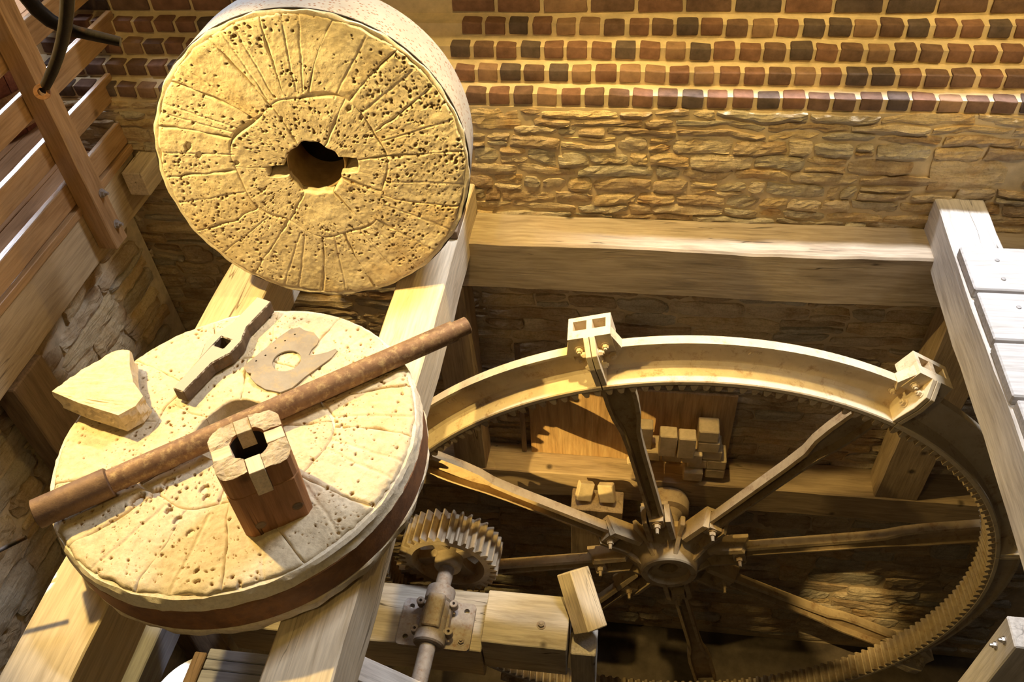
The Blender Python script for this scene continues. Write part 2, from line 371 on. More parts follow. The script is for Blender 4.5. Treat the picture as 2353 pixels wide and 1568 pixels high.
# ------------------------------------------------------------------ walls
YW = 3.507
BY0, BZ0, BDY, BDZ, BH = 3.508, .438, .077, .075, .056
XL, XR = -3.0, 2.15
def rubble_cells(x0, x1, z0, z1, hmin, hmax, lmin, lmax, seed):
    r = random.Random(seed); out = []; z = z1
    while z > z0 + hmin * .5:
        h = min(r.uniform(hmin, hmax), z - z0)
        if z - z0 - h < hmin * .5: h = z - z0
        x = x0 - r.uniform(0, lmax)
        while x < x1:
            l = r.uniform(lmin, lmax) * (1.0 if h > (hmin + hmax) / 2 else 1.35)
            a, b_ = max(x, x0), min(x + l, x1)
            if b_ - a > lmin * .45:
                if h > .075 and r.random() < .3:
                    k = r.uniform(.35, .65); out += [(a, b_, z - h, z - h * k), (a, b_, z - h * k, z)]
                else: out.append((a, b_, z - h, z))
            x += l
        z -= h
    return out
def stone_verts(a, b_, z0, z1, seed, gap=.006, depth=.019):
    """one rough stone: outline warped by world noise, face domed and broken; returns verts in (x, out, z) and faces"""
    r = random.Random(seed); nx = max(4, min(10, int((b_ - a) / .024))); nz = 3 if z1 - z0 < .07 else 4
    cx, cz = (a + b_) / 2, (z0 + z1) / 2
    cut = [r.uniform(.0, .6) ** 1.3 for _ in range(4)]
    tilt = r.uniform(-.008, .008); d0 = depth * r.uniform(.5, 1.35); sl = r.uniform(-.006, .006)
    V = []; F = []
    def warp(x, z):
        X = np.array([x * 7.0]); Z = np.array([z * 11.0])
        return x + .045 * (float(fbm(X, Z, 5, 2)[0]) - .5), z + .050 * (float(fbm(X * .8, Z * .8, 9, 4)[0]) - .5)
    for j in range(nz + 1):
        for i in range(nx + 1):
            s, t = i / nx * 2 - 1, j / nz * 2 - 1
            hw, hh = (b_ - a) / 2 - gap, (z1 - z0) / 2 - gap
            c = cut[(1 if s > 0 else 0) + (2 if t > 0 else 0)]
            q = (abs(s) * abs(t)) ** 3 * c
            x = cx + s * hw * (1 - q * (hh / max(hw, hh))); z = cz + t * hh * (1 - q)
            x, z = warp(x, z)
            e = 1 - max(abs(s), abs(t)) ** 6
            edge = (i in (0, nx)) or (j in (0, nz))
            x += r.uniform(-.003, .003); z += r.uniform(-.003, .003)
            y = d0 * (.6 if edge else 1.0) + tilt * t + sl * s + r.uniform(-.004, .004)
            V.append((x, y, z))
    W_ = nx + 1
    for j in range(nz):
        for i in range(nx): F.append((j * W_ + i, j * W_ + i + 1, (j + 1) * W_ + i + 1, (j + 1) * W_ + i))
    ring = [i for i in range(W_)] + [j * W_ + nx for j in range(1, nz + 1)] + [nz * W_ + i for i in range(nx - 1, -1, -1)] + [j * W_ for j in range(nz - 1, 0, -1)]
    base = len(V)
    for k in ring: x, y, z = V[k]; V.append((x, -.02, z))
    n = len(ring)
    for k in range(n): F.append((ring[(k + 1) % n], ring[k], base + k, base + (k + 1) % n))
    return V, F
def lay_stones(cells, parent, xform, seed0, single_if, mats=RB, kindname='stone'):
    """single_if(cell) -> separate part; the rest go in one joined part"""
    restV, restF = [], []; cnt = 0
    for k, (a, b_, z0, z1) in enumerate(cells):
        V, F = stone_verts(a, b_, z0, z1, seed0 + k)
        P = [xform(*v) for v in V]
        if single_if((a, b_, z0, z1)):
            c = xform((a + b_) / 2, 0, (z0 + z1) / 2)
            me = mesh_from([(p[0] - c[0], p[1] - c[1], p[2] - c[2]) for p in P], F, random.Random(seed0 + k).choice(mats))
            put(kindname, me, Matrix.Translation(c), parent); cnt += 1
        else:
            n = len(restV); restV += P; restF += [(tuple(i + n for i in f), (seed0 + k) % len(mats)) for f in F]
    if restV:
        me = mesh_from(restV, [f for f, _ in restF])
        for m_ in mats: me.materials.append(m_)
        me.polygons.foreach_set('material_index', [m_ for _, m_ in restF])
        put(kindname + '_mass', me, Matrix(), parent, kind='stuff')
    return cnt

# back wall: mortar core with stepped brick courses above the rubble
def core():
    prof = [(YW + 1.0, -4.5), (YW, -4.5), (YW, BZ0 - .012)]
    y, z = BY0, BZ0
    for i in range(6):
        yb = y + .008                                    # recessed mortar behind brick face
        prof += [(yb, z - .012), (yb, z + BH - .006), (y + .040, z + BH - .004)]
        y += BDY; z += BDZ
    prof += [(y + .012, z - .012), (y + .012, 1.02), (YW + 1.0, 1.02)]
    # (y, z) ring; lower part reaches to x=-5, upper part only to XL
    V = []; F = []; n = len(prof)
    for x in (XL, XR + 1.2):
        V += [(x, p[0], p[1]) for p in prof]
    for i in range(n):
        j = (i + 1) % n; F.append((i, j, n + j, n + i))
    F.append(tuple(range(n))[::-1]); F.append(tuple(range(n, 2 * n)))
    return mesh_from(V, F, M['mortar'])
wall_back = put('wall_back', core(), label='stepped brick courses over a rough rubble stone wall behind the beams', kind='structure')
low = put('wall_back_left', box_mesh(3.0, 1.0, 4.6, M['mortar_dark'], 0), Matrix.Translation((XL - 1.5 - .001, YW + .5, -2.2)), label='rubble stone wall below the platform, left of the millstones', kind='structure')
wall_left = put('wall_left', box_mesh(.4, 3.6, 4.4, M['mortar_dark'], 0), Matrix.Translation((-2.95, 1.68, -2.4)), label='rubble stone side wall of the pit under the platform beam', kind='structure')

def brick_mesh(l, seed, depth=.1):
    r = random.Random(seed); bm = bmesh.new(); bmesh.ops.create_cube(bm, size=1)
    for v in bm.verts:
        v.co = Vector((v.co.x * l + r.uniform(-1, 1) * .0035, v.co.y * depth + r.uniform(-1, 1) * .002, v.co.z * BH + r.uniform(-1, 1) * .0022))
    bmesh.ops.bevel(bm, geom=list(bm.edges), offset=r.uniform(.005, .009), segments=2, profile=.6, affect='EDGES')
    for v in bm.verts:
        v.co += Vector((r.uniform(-1, 1) * .0009, r.uniform(-1, 1) * .0009, r.uniform(-1, 1) * .0009))
    return bm_done(bm, None, name='brick', autosmooth=1.0)
BM_ = {}
for L, key in ((.090, 'h'), (.196, 's')):
    for k in range(4):
        for mi, mt in enumerate(BR):
            me = brick_mesh(L, k * 7 + len(key) + int(L * 1000)); me.materials.append(mt); BM_[key, k, mi] = me
rb = random.Random(3)
y, z = BY0, BZ0
for c in range(8):
    key, pitch = ('h', .109) if c < 4 or c == 5 else ('s', .214)
    x = XL + .06 + (0, .045, .02, .07, .0, .03, .1, 0)[c]
    while x < XR + .1:
        vis = not (-1.75 < x < -.86 and c < 6)
        if x < 2.12 and vis:
            mi = rb.choices((0, 1, 2, 3), (5, 4, 3, 2))[0]
            put('brick', BM_[key, rb.randrange(4), mi], Matrix.Translation((x + rb.uniform(-.003, .003), y + .048 + rb.uniform(-.003, .002), z + BH / 2 + rb.uniform(-.002, .002))) @ Matrix.Rotation(rb.uniform(-.02, .02), 4, 'Y') @ Matrix.Rotation(rb.uniform(-.02, .02), 4, 'Z'), wall_back)
        x += pitch
    if c < 6: y += BDY
    z += BDZ
    if c >= 5 and z > .93: break
# rubble of the back wall
up_cells = rubble_cells(XL, 2.1, -.2, .425, .038, .105, .07, .30, 21)
up_cells = [c for c in up_cells if not (1.30 < (c[0] + c[1]) / 2 < 1.70 and .03 < (c[2] + c[3]) / 2 < .24)
            and not (-.85 < (c[0] + c[1]) / 2 < -.55 and .30 < (c[2] + c[3]) / 2)] + [(1.31, 1.66, .04, .235), (-.80, -.56, .30, .425)]
lay_stones(up_cells, wall_back, lambda x, o, z: (x, YW - o + .004, z), 100,
           lambda c: ((c[1] > -.86 and c[0] < 1.75) or c[1] < -1.9) and (c[1] - c[0]) * (c[3] - c[2]) > .0034)
lo_cells = rubble_cells(XL, 2.6, -2.25, -.2, .07, .13, .16, .42, 31)
lay_stones(lo_cells, wall_back, lambda x, o, z: (x, YW - o * 1.3 + .004, z), 900, lambda c: c[3] < -.45 and (c[1] - c[0]) * (c[3] - c[2]) > .022 and ((c[0] > .55 and c[1] < 1.75) or (c[1] < -.8 and c[0] > -3 and c[3] > -1.7) or (c[0] > -.9 and c[1] < .7 and c[2] > -1.6)))
dd_cells = rubble_cells(XL, 2.9, -4.4, -2.3, .10, .20, .2, .55, 41)
lay_stones(dd_cells, wall_back, lambda x, o, z: (x, YW - o * 1.6 + .004, z), 1700, lambda c: False)
lw = rubble_cells(-4.6, XL, -2.3, .1, .07, .13, .16, .40, 51)
lay_stones(lw, low, lambda x, o, z: (x, YW - o * 1.3 + .004, z), 2300, lambda c: c[1] > -4.1 and c[2] > -1.9 and c[3] < .0)
sw = rubble_cells(.2, 3.4, -2.6, -.2, .09, .17, .2, .5, 61)
lay_stones(sw, wall_left, lambda x, o, z: (-2.754 + o * 1.6, 3.6 - x, z), 3300, lambda c: True)
put('daylight_stop_1', box_mesh(2.4, 1.0, .1, M['mortar'], 0), Matrix.Translation((1.35, 4.215, 1.165)), label='unseen slab added above the brick courses to block daylight', kind='structure')  # out-of-view slab added to cut off the slot daylight
put('daylight_stop_2', box_mesh(3.15, 1.2, .1, M['mortar'], 0), Matrix.Translation((-1.425, 4.16, 1.165)), label='unseen slab added above the brick courses to block daylight on the left', kind='structure')  # added out of view, keeps daylight off the left brick ledges
put('floor', box_mesh(12, 10, .1, M['floor'], 0), Matrix.Translation((0, 1, -4.55)), label='dark bottom of the wheel pit', kind='structure')

# ------------------------------------------------------------------ timbers
abox('ledger_beam', (-.90, 3.252, -.478), (1.9, 3.50, -.178), M['ledger'], None, 'x', .010, .004,
     label='heavy timber beam lying along the foot of the rubble wall, under the joist ends', cat='beam')
abox('joist', (-1.03, -.6, -.268), (-.81, 3.50, 0), M['joist'], None, 'y', .006, .003,
     label='pale squared joist under the right edge of both millstones, running to the wall', cat='beam', group='joists')
abox('joist', (-1.83, -.6, -.268), (-1.60, 3.50, 0), M['joist'], None, 'y', .006, .003,
     label='pale squared joist under the left half of both millstones, running to the wall', cat='beam', group='joists')
abox('joist', (1.37, -.3, -.247), (1.585, 3.50, 0), M['grey_wood'], None, 'y', .006, .003,
     label='whitish joist at the right carrying the boards of the walkway', cat='beam', group='joists')
wp = thing('walkway', (1.8, 2.2, 0), 'pale plank walkway resting on the right hand joist', 'walkway')
nm = lathe_mesh([(0, .003), (.008, .0025), (.010, 0), (.010, -.004)], M['nail'], 12)
yb = 3.077
for k in range(8):
    ya = yb - .272
    pk = abox('plank', (1.376 + (.0, .004, -.003, .006)[k % 4], ya, .0005), (2.7, yb, .050), M['plank'], wp, 'x', .006, .0012)
    if k in (0, 1, 2, 3):
        put('nail', nm, Matrix.Translation((1.505 + .01 * k, (ya + yb) / 2 + .05, .0515)), pk, label='round steel nail head')
        put('nail', nm, Matrix.Translation((1.50 + .01 * k, (ya + yb) / 2 - .07, .0515)), pk, label='round steel nail head')
    yb = ya - .017
# posts below the ledger
abox('post', (-1.07, 3.253, -2.05), (-.868, 3.44, -.479), M['pit_wood'], None, 'z', .006, .003,
     label='brown upright post under the ledger beam beside the right joist of the millstones', cat='post', group='pit posts')
abox('post', (1.541, 3.253, -2.05), (1.795, 3.44, -.479), M['pit_wood'], None, 'z', .006, .003,
     label='dark upright post in the pit behind the right side of the gear wheel', cat='post', group='pit posts')
abox('sill_beam', (-1.7, 3.252, -2.295), (2.6, 3.48, -2.051), M['pit_wood'], None, 'x', .008, .004,
     label='horizontal sill beam low in the pit behind the gear wheel, carrying the posts', cat='beam')

# ------------------------------------------------------------------ millstones
def height_raster(R, seed, npit, rmin, rmax, lines, cl=.55, big=(), amp=.006):
    res = .0018; n = int(2 * (R + .02) / res); xs = (np.arange(n) - n / 2) * res
    X, Y = np.meshgrid(xs, xs, indexing='ij'); rng = np.random.default_rng(seed)
    H = amp * (fbm(X * 7, Y * 7, seed, 5) - .5) + .0035 * (fbm(X * 55, Y * 55, seed + 3, 3) - .5)
    P = np.zeros_like(H)
    cl_map = fbm(X * 6, Y * 6, seed + 50, 3)
    for (r0, t0, r1, t1, wd, dp) in lines:
        a = np.array([r0 * math.cos(t0), r0 * math.sin(t0)]); b_ = np.array([r1 * math.cos(t1), r1 * math.sin(t1)])
        d = b_ - a; L = np.hypot(*d); u = d / L
        s = (X - a[0]) * u[0] + (Y - a[1]) * u[1]; q = (X - a[0]) * -u[1] + (Y - a[1]) * u[0] + .008 * (fbm(X * 20, Y * 20, seed + 9, 2) - .5)
        g = np.clip(1 - np.abs(q) / wd, 0, 1) * (s > 0) * (s < L)
        H -= dp * g * g * (3 - 2 * g)
    def stamp(cx, cy, r, asp, ang, dp):
        i0, i1 = int((cx - r * 1.6) / res + n / 2), int((cx + r * 1.6) / res + n / 2) + 2
        j0, j1 = int((cy - r * 1.6) / res + n / 2), int((cy + r * 1.6) / res + n / 2) + 2
        if i0 < 0 or j0 < 0 or i1 >= n or j1 >= n: return
        x = X[i0:i1, j0:j1] - cx; y_ = Y[i0:i1, j0:j1] - cy
        c, s = math.cos(ang), math.sin(ang); u, v = (x * c + y_ * s) / r, (-x * s + y_ * c) / (r * asp)
        d = np.sqrt(u * u + v * v) + .5 * (fbm(X[i0:i1, j0:j1] * 160, Y[i0:i1, j0:j1] * 160, seed + 70, 2) - .5)
        g = np.clip((1 - d) * 2.2, 0, 1)
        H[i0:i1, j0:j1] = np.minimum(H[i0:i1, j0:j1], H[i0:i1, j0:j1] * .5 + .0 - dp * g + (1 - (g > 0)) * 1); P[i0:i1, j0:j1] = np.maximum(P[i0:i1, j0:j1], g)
    k = 0
    while k < npit:
        rr = R * math.sqrt(rng.random()); t = rng.random() * 2 * math.pi; cx, cy = rr * math.cos(t), rr * math.sin(t)
        i, j = int(cx / res + n / 2), int(cy / res + n / 2)
        if cl_map[i, j] < cl - .1 + .2 * rng.random() and rng.random() > .12: continue
        r = rmin + (rmax - rmin) * rng.random() ** 5
        stamp(cx, cy, r, rng.uniform(.5, 1), rng.random() * 3.1, min(r * 1.5, .012)); k += 1
    for (cx, cy, r) in big: stamp(cx, cy, r, .7, 1.0, .016)
    return H, P, res, n
def make_millstone(root, W0, R, T, eye, seed, mat, outer, inner, r_in, npit, rmin, rmax, furrows, cl, big, amp, rim_drop=.008, joint_w=.006, eye_side=M['plaster']):
    lines = [(r_in + .01, t + sk * .35, R * .99, t, wd, dp) for (t, sk, wd, dp) in furrows]
    H, P, res, n = height_raster(R, seed, npit, rmin, rmax, lines, cl, big, amp)
    def samp(A, x, y_):
        i = np.clip((x / res + n / 2).astype(int), 0, n - 1); j = np.clip((y_ / res + n / 2).astype(int), 0, n - 1); return A[i, j]
    STEP = .0031
    def piece(t0, t1, ra, rb_, sa, sb, k):
        """polar cell between angles t0..t1 (skewed by sa/sb) and radius functions ra, rb_"""
        nt_ = max(4, int((t1 - t0) * R * .8 / STEP)); nr = max(4, int(.5 * (rb_(t0) - ra(t0) + rb_(t1) - ra(t1)) / STEP))
        s = np.linspace(0, 1, nr + 1)[None, :]; q = np.linspace(0, 1, nt_ + 1)[:, None]
        tm = t0 + (t1 - t0) * q
        r0 = np.array([ra(float(t)) for t in tm[:, 0]])[:, None]; r1 = np.array([rb_(float(t)) for t in tm[:, 0]])[:, None]
        r = r0 + (r1 - r0) * s
        sk = (sa + (sb - sa) * q) * (1 - (r - r0) / (R - r_in))            # joints are not quite radial
        wig = .020 * (fbm(r * 14 + 3 * k, q * 2, seed + 5, 3) - .5)
        t = tm + sk * .0 + sk * (r1 > R * .95) + wig / np.maximum(r, .1)
        x = r * np.cos(t); y_ = r * np.sin(t)
        hgt = samp(H, x, y_); pit = samp(P, x, y_)
        ed = np.minimum(np.minimum(q, 1 - q) * (t1 - t0) * r, np.minimum(s, 1 - s) * (r1 - r0))
        jd = np.clip(1 - ed / joint_w, 0, 1); hgt = hgt - .0055 * jd ** 1.5
        hgt = hgt - rim_drop * np.clip((r - (R - .035)) / .035, 0, 1) ** 2
        V = np.stack([x, y_, hgt], -1).reshape(-1, 3)
        a = np.arange(nt_)[:, None] * (nr + 1) + np.arange(nr)[None, :]
        F = np.stack([a, a + nr + 1, a + nr + 2, a + 1], -1).reshape(-1, 4)
        # skirt
        ring = np.concatenate([np.arange(nr + 1), np.arange(1, nt_ + 1) * (nr + 1) + nr, nt_ * (nr + 1) + np.arange(nr - 1, -1, -1), np.arange(nt_ - 1, 0, -1) * (nr + 1)])
        sk_v = V[ring].copy(); sk_v[:, 2] = -.05; b0 = len(V); m_ = len(ring); kk = np.arange(m_)
        F2 = np.stack([ring[kk], ring[(kk + 1) % m_], b0 + (kk + 1) % m_, b0 + kk], -1)
        V = np.concatenate([V, sk_v]); F = np.concatenate([F, F2])
        pa = np.concatenate([pit.reshape(-1), np.zeros(m_)])
        me = bpy.data.meshes.new('burr'); me.vertices.add(len(V)); me.vertices.foreach_set('co', V.reshape(-1).astype(np.float32))
        me.loops.add(len(F) * 4); me.loops.foreach_set('vertex_index', F.reshape(-1).astype(np.int32))
        me.polygons.add(len(F)); me.polygons.foreach_set('loop_start', (np.arange(len(F)) * 4).astype(np.int32)); me.polygons.foreach_set('loop_total', np.full(len(F), 4, np.int32))
        me.update(calc_edges=True); me.validate()
        me.polygons.foreach_set('use_smooth', [True] * (len(F) - m_) + [False] * m_)
        at = me.attributes.new('pit', 'FLOAT', 'POINT'); at.data.foreach_set('value', pa.astype(np.float32))
        me.materials.append(mat)
        put('burr_stone_block', me, W0, root)
    rin = lambda t: r_in + .018 * math.sin(3 * t + seed) + .012 * math.sin(7 * t + 1)
    chip = lambda t: R - .004 + .012 * (vn1(t * 12 + seed * 7) - .5) + .008 * (vn1(t * 34 + seed) - .5)
    k = 0
    for L, ra, rb_ in ((outer, rin, chip), (inner, eye, rin)):
        for i, (t, sk) in enumerate(L):
            t2, sk2 = L[(i + 1) % len(L)]
            if t2 <= t: t2 += 2 * math.pi
            piece(t, t2, ra, rb_, sk, sk2, k); k += 1
    # core drum with the eye through it
    nn = 96; V = []; F = []
    for i in range(nn):
        t = 2 * math.pi * i / nn; e = eye(t)
        for r, z in ((e + .004, -.012), (R - .012, -.012), (R - .004, -T + .004), (e + .012, -T + .004)): V.append((r * math.cos(t), r * math.sin(t), z))
    for i in range(nn):
        j = (i + 1) % nn
        for q in range(4): F.append((4 * i + q, 4 * j + q, 4 * j + (q + 1) % 4, 4 * i + (q + 1) % 4))
    me = mesh_from(V, F, eye_side); put('core_drum', me, W0, root, label='pale plaster body behind the stone blocks')

# upper stone: face frame, local z = face normal
nz = Vector((math.cos(-1.43) * math.cos(.118), math.sin(-1.43) * math.cos(.118), math.sin(.118)))
ux = Vector((0, 0, 1)).cross(nz).normalized(); uy = nz.cross(ux)
CU = Vector((-1.266, 2.71, .597))
WU = Matrix(((ux.x, uy.x, nz.x, CU.x), (ux.y, uy.y, nz.y, CU.y), (ux.z, uy.z, nz.z, CU.z), (0, 0, 0, 1)))
mu = thing('millstone', (CU.x, CU.y + .1, -.03), 'big pitted millstone standing on edge and leaning back, with a hole in the middle', 'millstone')
RU, TU = .600, .312
def eye_u(t):
    t = math.atan2(math.sin(t), math.cos(t)); e = .112 + .004 * math.sin(5 * t) + .003 * math.sin(11 * t + 1)
    d1 = abs(math.atan2(math.sin(t - .02), math.cos(t - .02))); d2 = abs(math.atan2(math.sin(t - 3.17), math.cos(t - 3.17)))
    e += .062 * max(0, min(1, (.34 - d1) / .16)) + .075 * max(0, min(1, (.20 - d2) / .09)); return e
D = math.radians
outer_u = [(D(a), s) for a, s in ((4, .05), (31, -.05), (48, .12), (72, .18), (97, .05), (118, -.10), (140, -.16), (160, -.12), (181, -.05), (205, .12), (233, .05), (262, .05), (285, -.05), (318, -.12), (340, -.15))]
inner_u = [(D(a), 0) for a in (8, 58, 112, 176, 238, 300, 335)]
fur_u = [(D(a), s, .005, .0035) for a, s in ((17, .1), (40, .2), (60, .25), (84, .1), (90, .05), (107, 0), (112, 0), (128, -.2), (133, -.2), (150, -.3), (154, -.3), (170, -.2), (192, .2), (218, .2), (246, .1), (252, 0), (272, .1), (297, -.1), (306, -.1), (329, -.2), (350, -.2))]
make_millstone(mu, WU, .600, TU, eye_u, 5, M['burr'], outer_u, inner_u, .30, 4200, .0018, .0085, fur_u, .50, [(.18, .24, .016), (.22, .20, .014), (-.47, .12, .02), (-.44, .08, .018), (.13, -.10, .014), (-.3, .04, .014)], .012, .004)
put('plaster_rim', lathe_mesh([(.590, -.03), (.592, -.010), (.600, -.006), (.608, -.007), (.612, -.012), (.612, -.04)], M['plaster'], 160, wob=lambda t, j: .003 * math.sin(17 * t + j) + .002 * math.sin(41 * t)), WU, mu)
put('iron_band', lathe_mesh([(.606, -.018), (.615, -.017), (.616, -.019), (.616, -TU), (.606, -TU)], M['band'], 180), WU, mu, label='pale sheet band with rust speckles round the rim')
put('band_edge', lathe_mesh([(.610, -.0140), (.6155, -.0140), (.6165, -.0185), (.615, -.0190)], M['hoop_line'], 180), WU, mu, label='thin black edge of the band')
# eye lining
put('eye_lining', lathe_mesh([(.118, -.302), (.114, -.27), (.112, -.05), (.116, -.05), (.122, -.302)], M['lining'], 64, True), WU, mu, label='smooth golden lining inside the hole')
put('eye_shade', lathe_mesh([(0, -.300), (.125, -.300), (.125, -.306), (0, -.306)], M['black_iron'], 48), WU, mu, label='black plate added to darken the hole')  # black plate stands in for the shade deep in the hole
abox('wedge', (-.865, 3.05, .001), (-.812, 3.28, .045), M['dark_wood'], None, 'y', .003, .001, label='small brown wooden wedge on the joist against the standing millstone', cat='wedge')

# lower stone, lying flat
CL = Vector((-1.297, 1.665, 0)); TL = .25
mlw = thing('millstone', (CL.x, CL.y, 0), 'big pale millstone lying flat on the joists with tools and a wooden block on it', 'millstone')
WL = Matrix.Translation((CL.x, CL.y, TL)) @ Matrix.Rotation(D(-1.5), 4, 'Y')
def eye_l(t): return .135 + .006 * math.sin(4 * t) + .01 * max(0, math.cos(2 * t))
outer_l = [(D(a), s) for a, s in ((2, .1), (24, .1), (44, .05), (70, 0), (96, -.05), (120, 0), (150, -.1), (176, 0), (205, .1), (232, .1), (262, 0), (287, 0), (310, -.1), (335, -.1))]
inner_l = [(D(a), 0) for a in (12, 60, 105, 160, 225, 280, 325)]
fur_l = [(D(a), s, .010, .004) for a, s in ((10, .25), (33, .2), (352, .3), (345, .3), (322, .3), (298, .3), (272, .2), (55, .1), (75, .1), (215, .2), (245, .2))]
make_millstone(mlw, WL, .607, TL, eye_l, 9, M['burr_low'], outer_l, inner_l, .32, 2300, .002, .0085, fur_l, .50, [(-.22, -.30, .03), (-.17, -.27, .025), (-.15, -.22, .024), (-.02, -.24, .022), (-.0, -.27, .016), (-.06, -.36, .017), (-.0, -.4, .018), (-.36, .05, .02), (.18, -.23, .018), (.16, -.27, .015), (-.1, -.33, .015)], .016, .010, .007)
put('plaster_rim', lathe_mesh([(.596, -.03), (.600, -.014), (.612, -.016), (.620, -.028), (.619, -.045), (.625, -.066), (.61, -.07)], M['plaster'], 170, wob=lambda t, j: .007 * (vn1(t * 9 + 5 * j) - .5) + .006 * (vn1(t * 40 + 3 * j) - .5)), WL, mlw, label='crumbling plaster crust below the top edge')
put('iron_hoop', lathe_mesh([(.606, -.068), (.622, -.067), (.626, -.070), (.626, -.176), (.606, -.178)], M['hoop'], 180), WL, mlw, label='rusty brown iron hoop')
put('plaster_lip', lathe_mesh([(.60, -.176), (.624, -.178), (.628, -.186), (.617, -.230), (.59, -.230)], M['plaster'], 180, wob=lambda t, j: .003 * math.sin(19 * t) + .002 * math.sin(43 * t + j)), WL, mlw, label='whitish plaster lip below the hoop')

# ------------------------------------------------------------------ things lying on the lower stone
ZT = TL + .003
pp = thing('pipe', (-1.2, 1.75, ZT), 'long rusty pipe across the flat millstone, with a thicker sleeve at one end', 'pipe')
pa, pb = Vector((-1.765, 1.262, .298)), Vector((-.585, 2.185, .298)); pd = (pb - pa).normalized()
put('shaft', tube_mesh([pa + pd * .02, pa + pd * .3, pa + pd * 1.05, pa + pd * 1.44], [.037, .040, .040, .039], M['pipe'], 28), None, pp, label='mottled rusty shaft')
put('end_journal', tube_mesh([pa + pd * 1.44, pa + pd * ((pb - pa).length - .004), pb], [.033, .033, .028], M['pipe'], 28), None, pp)
sp = pa + pd * .0
put('sleeve', tube_mesh([sp - pd * .02, sp - pd * .016, sp + pd * .205, sp + pd * .209], [.040, .048, .049, .044], M['sleeve'], 28), None, pp, label='dark thicker sleeve')
put('iron_rod', tube_mesh([(-2.75, .62, .05), (-1.795, 1.19, .262)], .007, M['black_iron'], 10), label='thin dark iron rod running out of frame beside the end of the pipe', cat='rod')

# square wooden block with a round bore and four inserts
bx, by = Vector((.169, .110, 0)).normalized(), None
bb = Vector((-1.103, 1.252, 0)); ux_ = Vector((.838, .545, 0)); uy_ = Vector((-.545, .838, 0)); BW, BHt = .212, .300
bc = bb + ux_ * BW / 2 + uy_ * BW / 2; bc.z = TL - .004
WB = Matrix(((ux_.x, uy_.x, 0, bc.x), (ux_.y, uy_.y, 0, bc.y), (0, 0, 1, bc.z), (0, 0, 0, 1)))
blk = thing('wooden_block', (bc.x, bc.y, TL), 'red-brown squared wooden block with a round bore, standing on the flat millstone', 'block')
hw = BW / 2; ch = .022
def oct_(h, c): return [(-h + c, -h), (h - c, -h), (h, -h + c), (h, h - c), (h - c, h), (-h + c, h), (-h, h - c), (-h, -h + c)]
bore = [(.058 * math.cos(t), .058 * math.sin(t)) for t in [-2 * math.pi * k / 32 for k in range(32)]]
# quarters of the top, separated by the slots
body = prism_mesh(oct_(hw, ch), 0, .205, M['block_wood'], [bore], .003)
# grain must run up: separate mesh with local X up
def upright(me_fn): pass
put('body', body, WB, blk)
sw_ = .024
for i, (sx, sy) in enumerate(((1, 1), (-1, 1), (-1, -1), (1, -1))):
    pts = [(sw_, .0535)]; 
    a0 = math.asin(sw_ / .058); arc = [(.058 * math.cos(t), .058 * math.sin(t)) for t in np.linspace(math.pi / 2 - a0, a0, 8)]
    rr = random.Random(i); e = .010
    poly = arc + [(hw, sw_), (hw + .001, hw * .62), (hw - .006, hw * .82), (hw * .82, hw - .006), (hw * .6, hw), (sw_, hw - .001)]
    poly = [(x * sx, y * sy) for x, y in poly]
    if sx * sy < 0: poly = poly[::-1]
    bm = bmesh.new(); bm.from_mesh(prism_mesh(poly, .205, .292 + rr.uniform(0, .010), M['block_wood'], [], 0))
    bmesh.ops.triangulate(bm, faces=bm.faces)
    bmesh.ops.subdivide_edges(bm, edges=bm.edges, cuts=6, use_grid_fill=True)
    for v in bm.verts:
        if v.co.z > .28:
            q = (abs(v.co.x) + abs(v.co.y)) / (2 * hw); v.co.z += .012 * (float(fbm(np.array([v.co.x * 60 + i * 9]), np.array([v.co.y * 60]), 4, 3)[0]) - .5) - .05 * max(0, q - .66) ** 1.3
        
    bmesh.ops.recalc_face_normals(bm, faces=bm.faces)
    me = bpy.data.meshes.new('quarter'); bm.to_mesh(me); bm.free(); me.materials.append(M['block_wood']); me.materials.append(M['block_top'])
    for p in me.polygons: p.material_index = 1 if p.normal.z > .5 and p.center.z > .27 else 0
    put('end_grain_quarter', me, WB, blk, label='cracked grey-tan end grain')
for k, (a, long_, lab) in enumerate(((-math.pi / 2, .095, 'pale new wood insert wrapping down the front'), (math.pi, .06, 'pale new wood insert'), (0, .06, 'pale new wood insert'), (math.pi / 2, .06, 'old worn insert'))):
    rot = Matrix.Rotation(a, 4, 'Z'); mt = M['insert'] if k < 3 else M['block_top']
    L = hw - .050 + (.004 if k == 0 else -.001)
    bm_ = box_mesh(L, sw_ * 1.9, long_ + .01, mt, .0015)
    put('insert', bm_, WB @ rot @ Matrix.Translation((.050 + L / 2, 0, .296 - (long_ + .01) / 2)), blk, label=lab)
    if long_ < .08:
        put('slot_fill', box_mesh(hw - .062, sw_ * 1.9, .296 - long_ - .01 - .205, M['block_wood'], 0), WB @ rot @ Matrix.Translation((.060 + (hw - .062) / 2, 0, (.205 + .286 - long_) / 2)), blk)
put('bore_shade', lathe_mesh([(.0574, .001), (.0574, .284), (.0560, .284), (.0560, .012), (0, .012), (0, .001)], M['black_iron'], 32), WB, blk, label='black tube added to darken the bore')  # black tube stands in for the shade inside the bore
peg = lathe_mesh([(0, .0012), (.014, .0012), (.0155, -.001), (.017, .0008), (.0185, -.002)], M['dark_wood'], 20)
for (x, z_) in ((-.052, .055), (.066, .075)):
    put('peg', peg, WB @ Matrix.Translation((x, -hw, z_)) @ Matrix.Rotation(math.pi / 2, 4, 'X'), blk, label='round dark peg end')

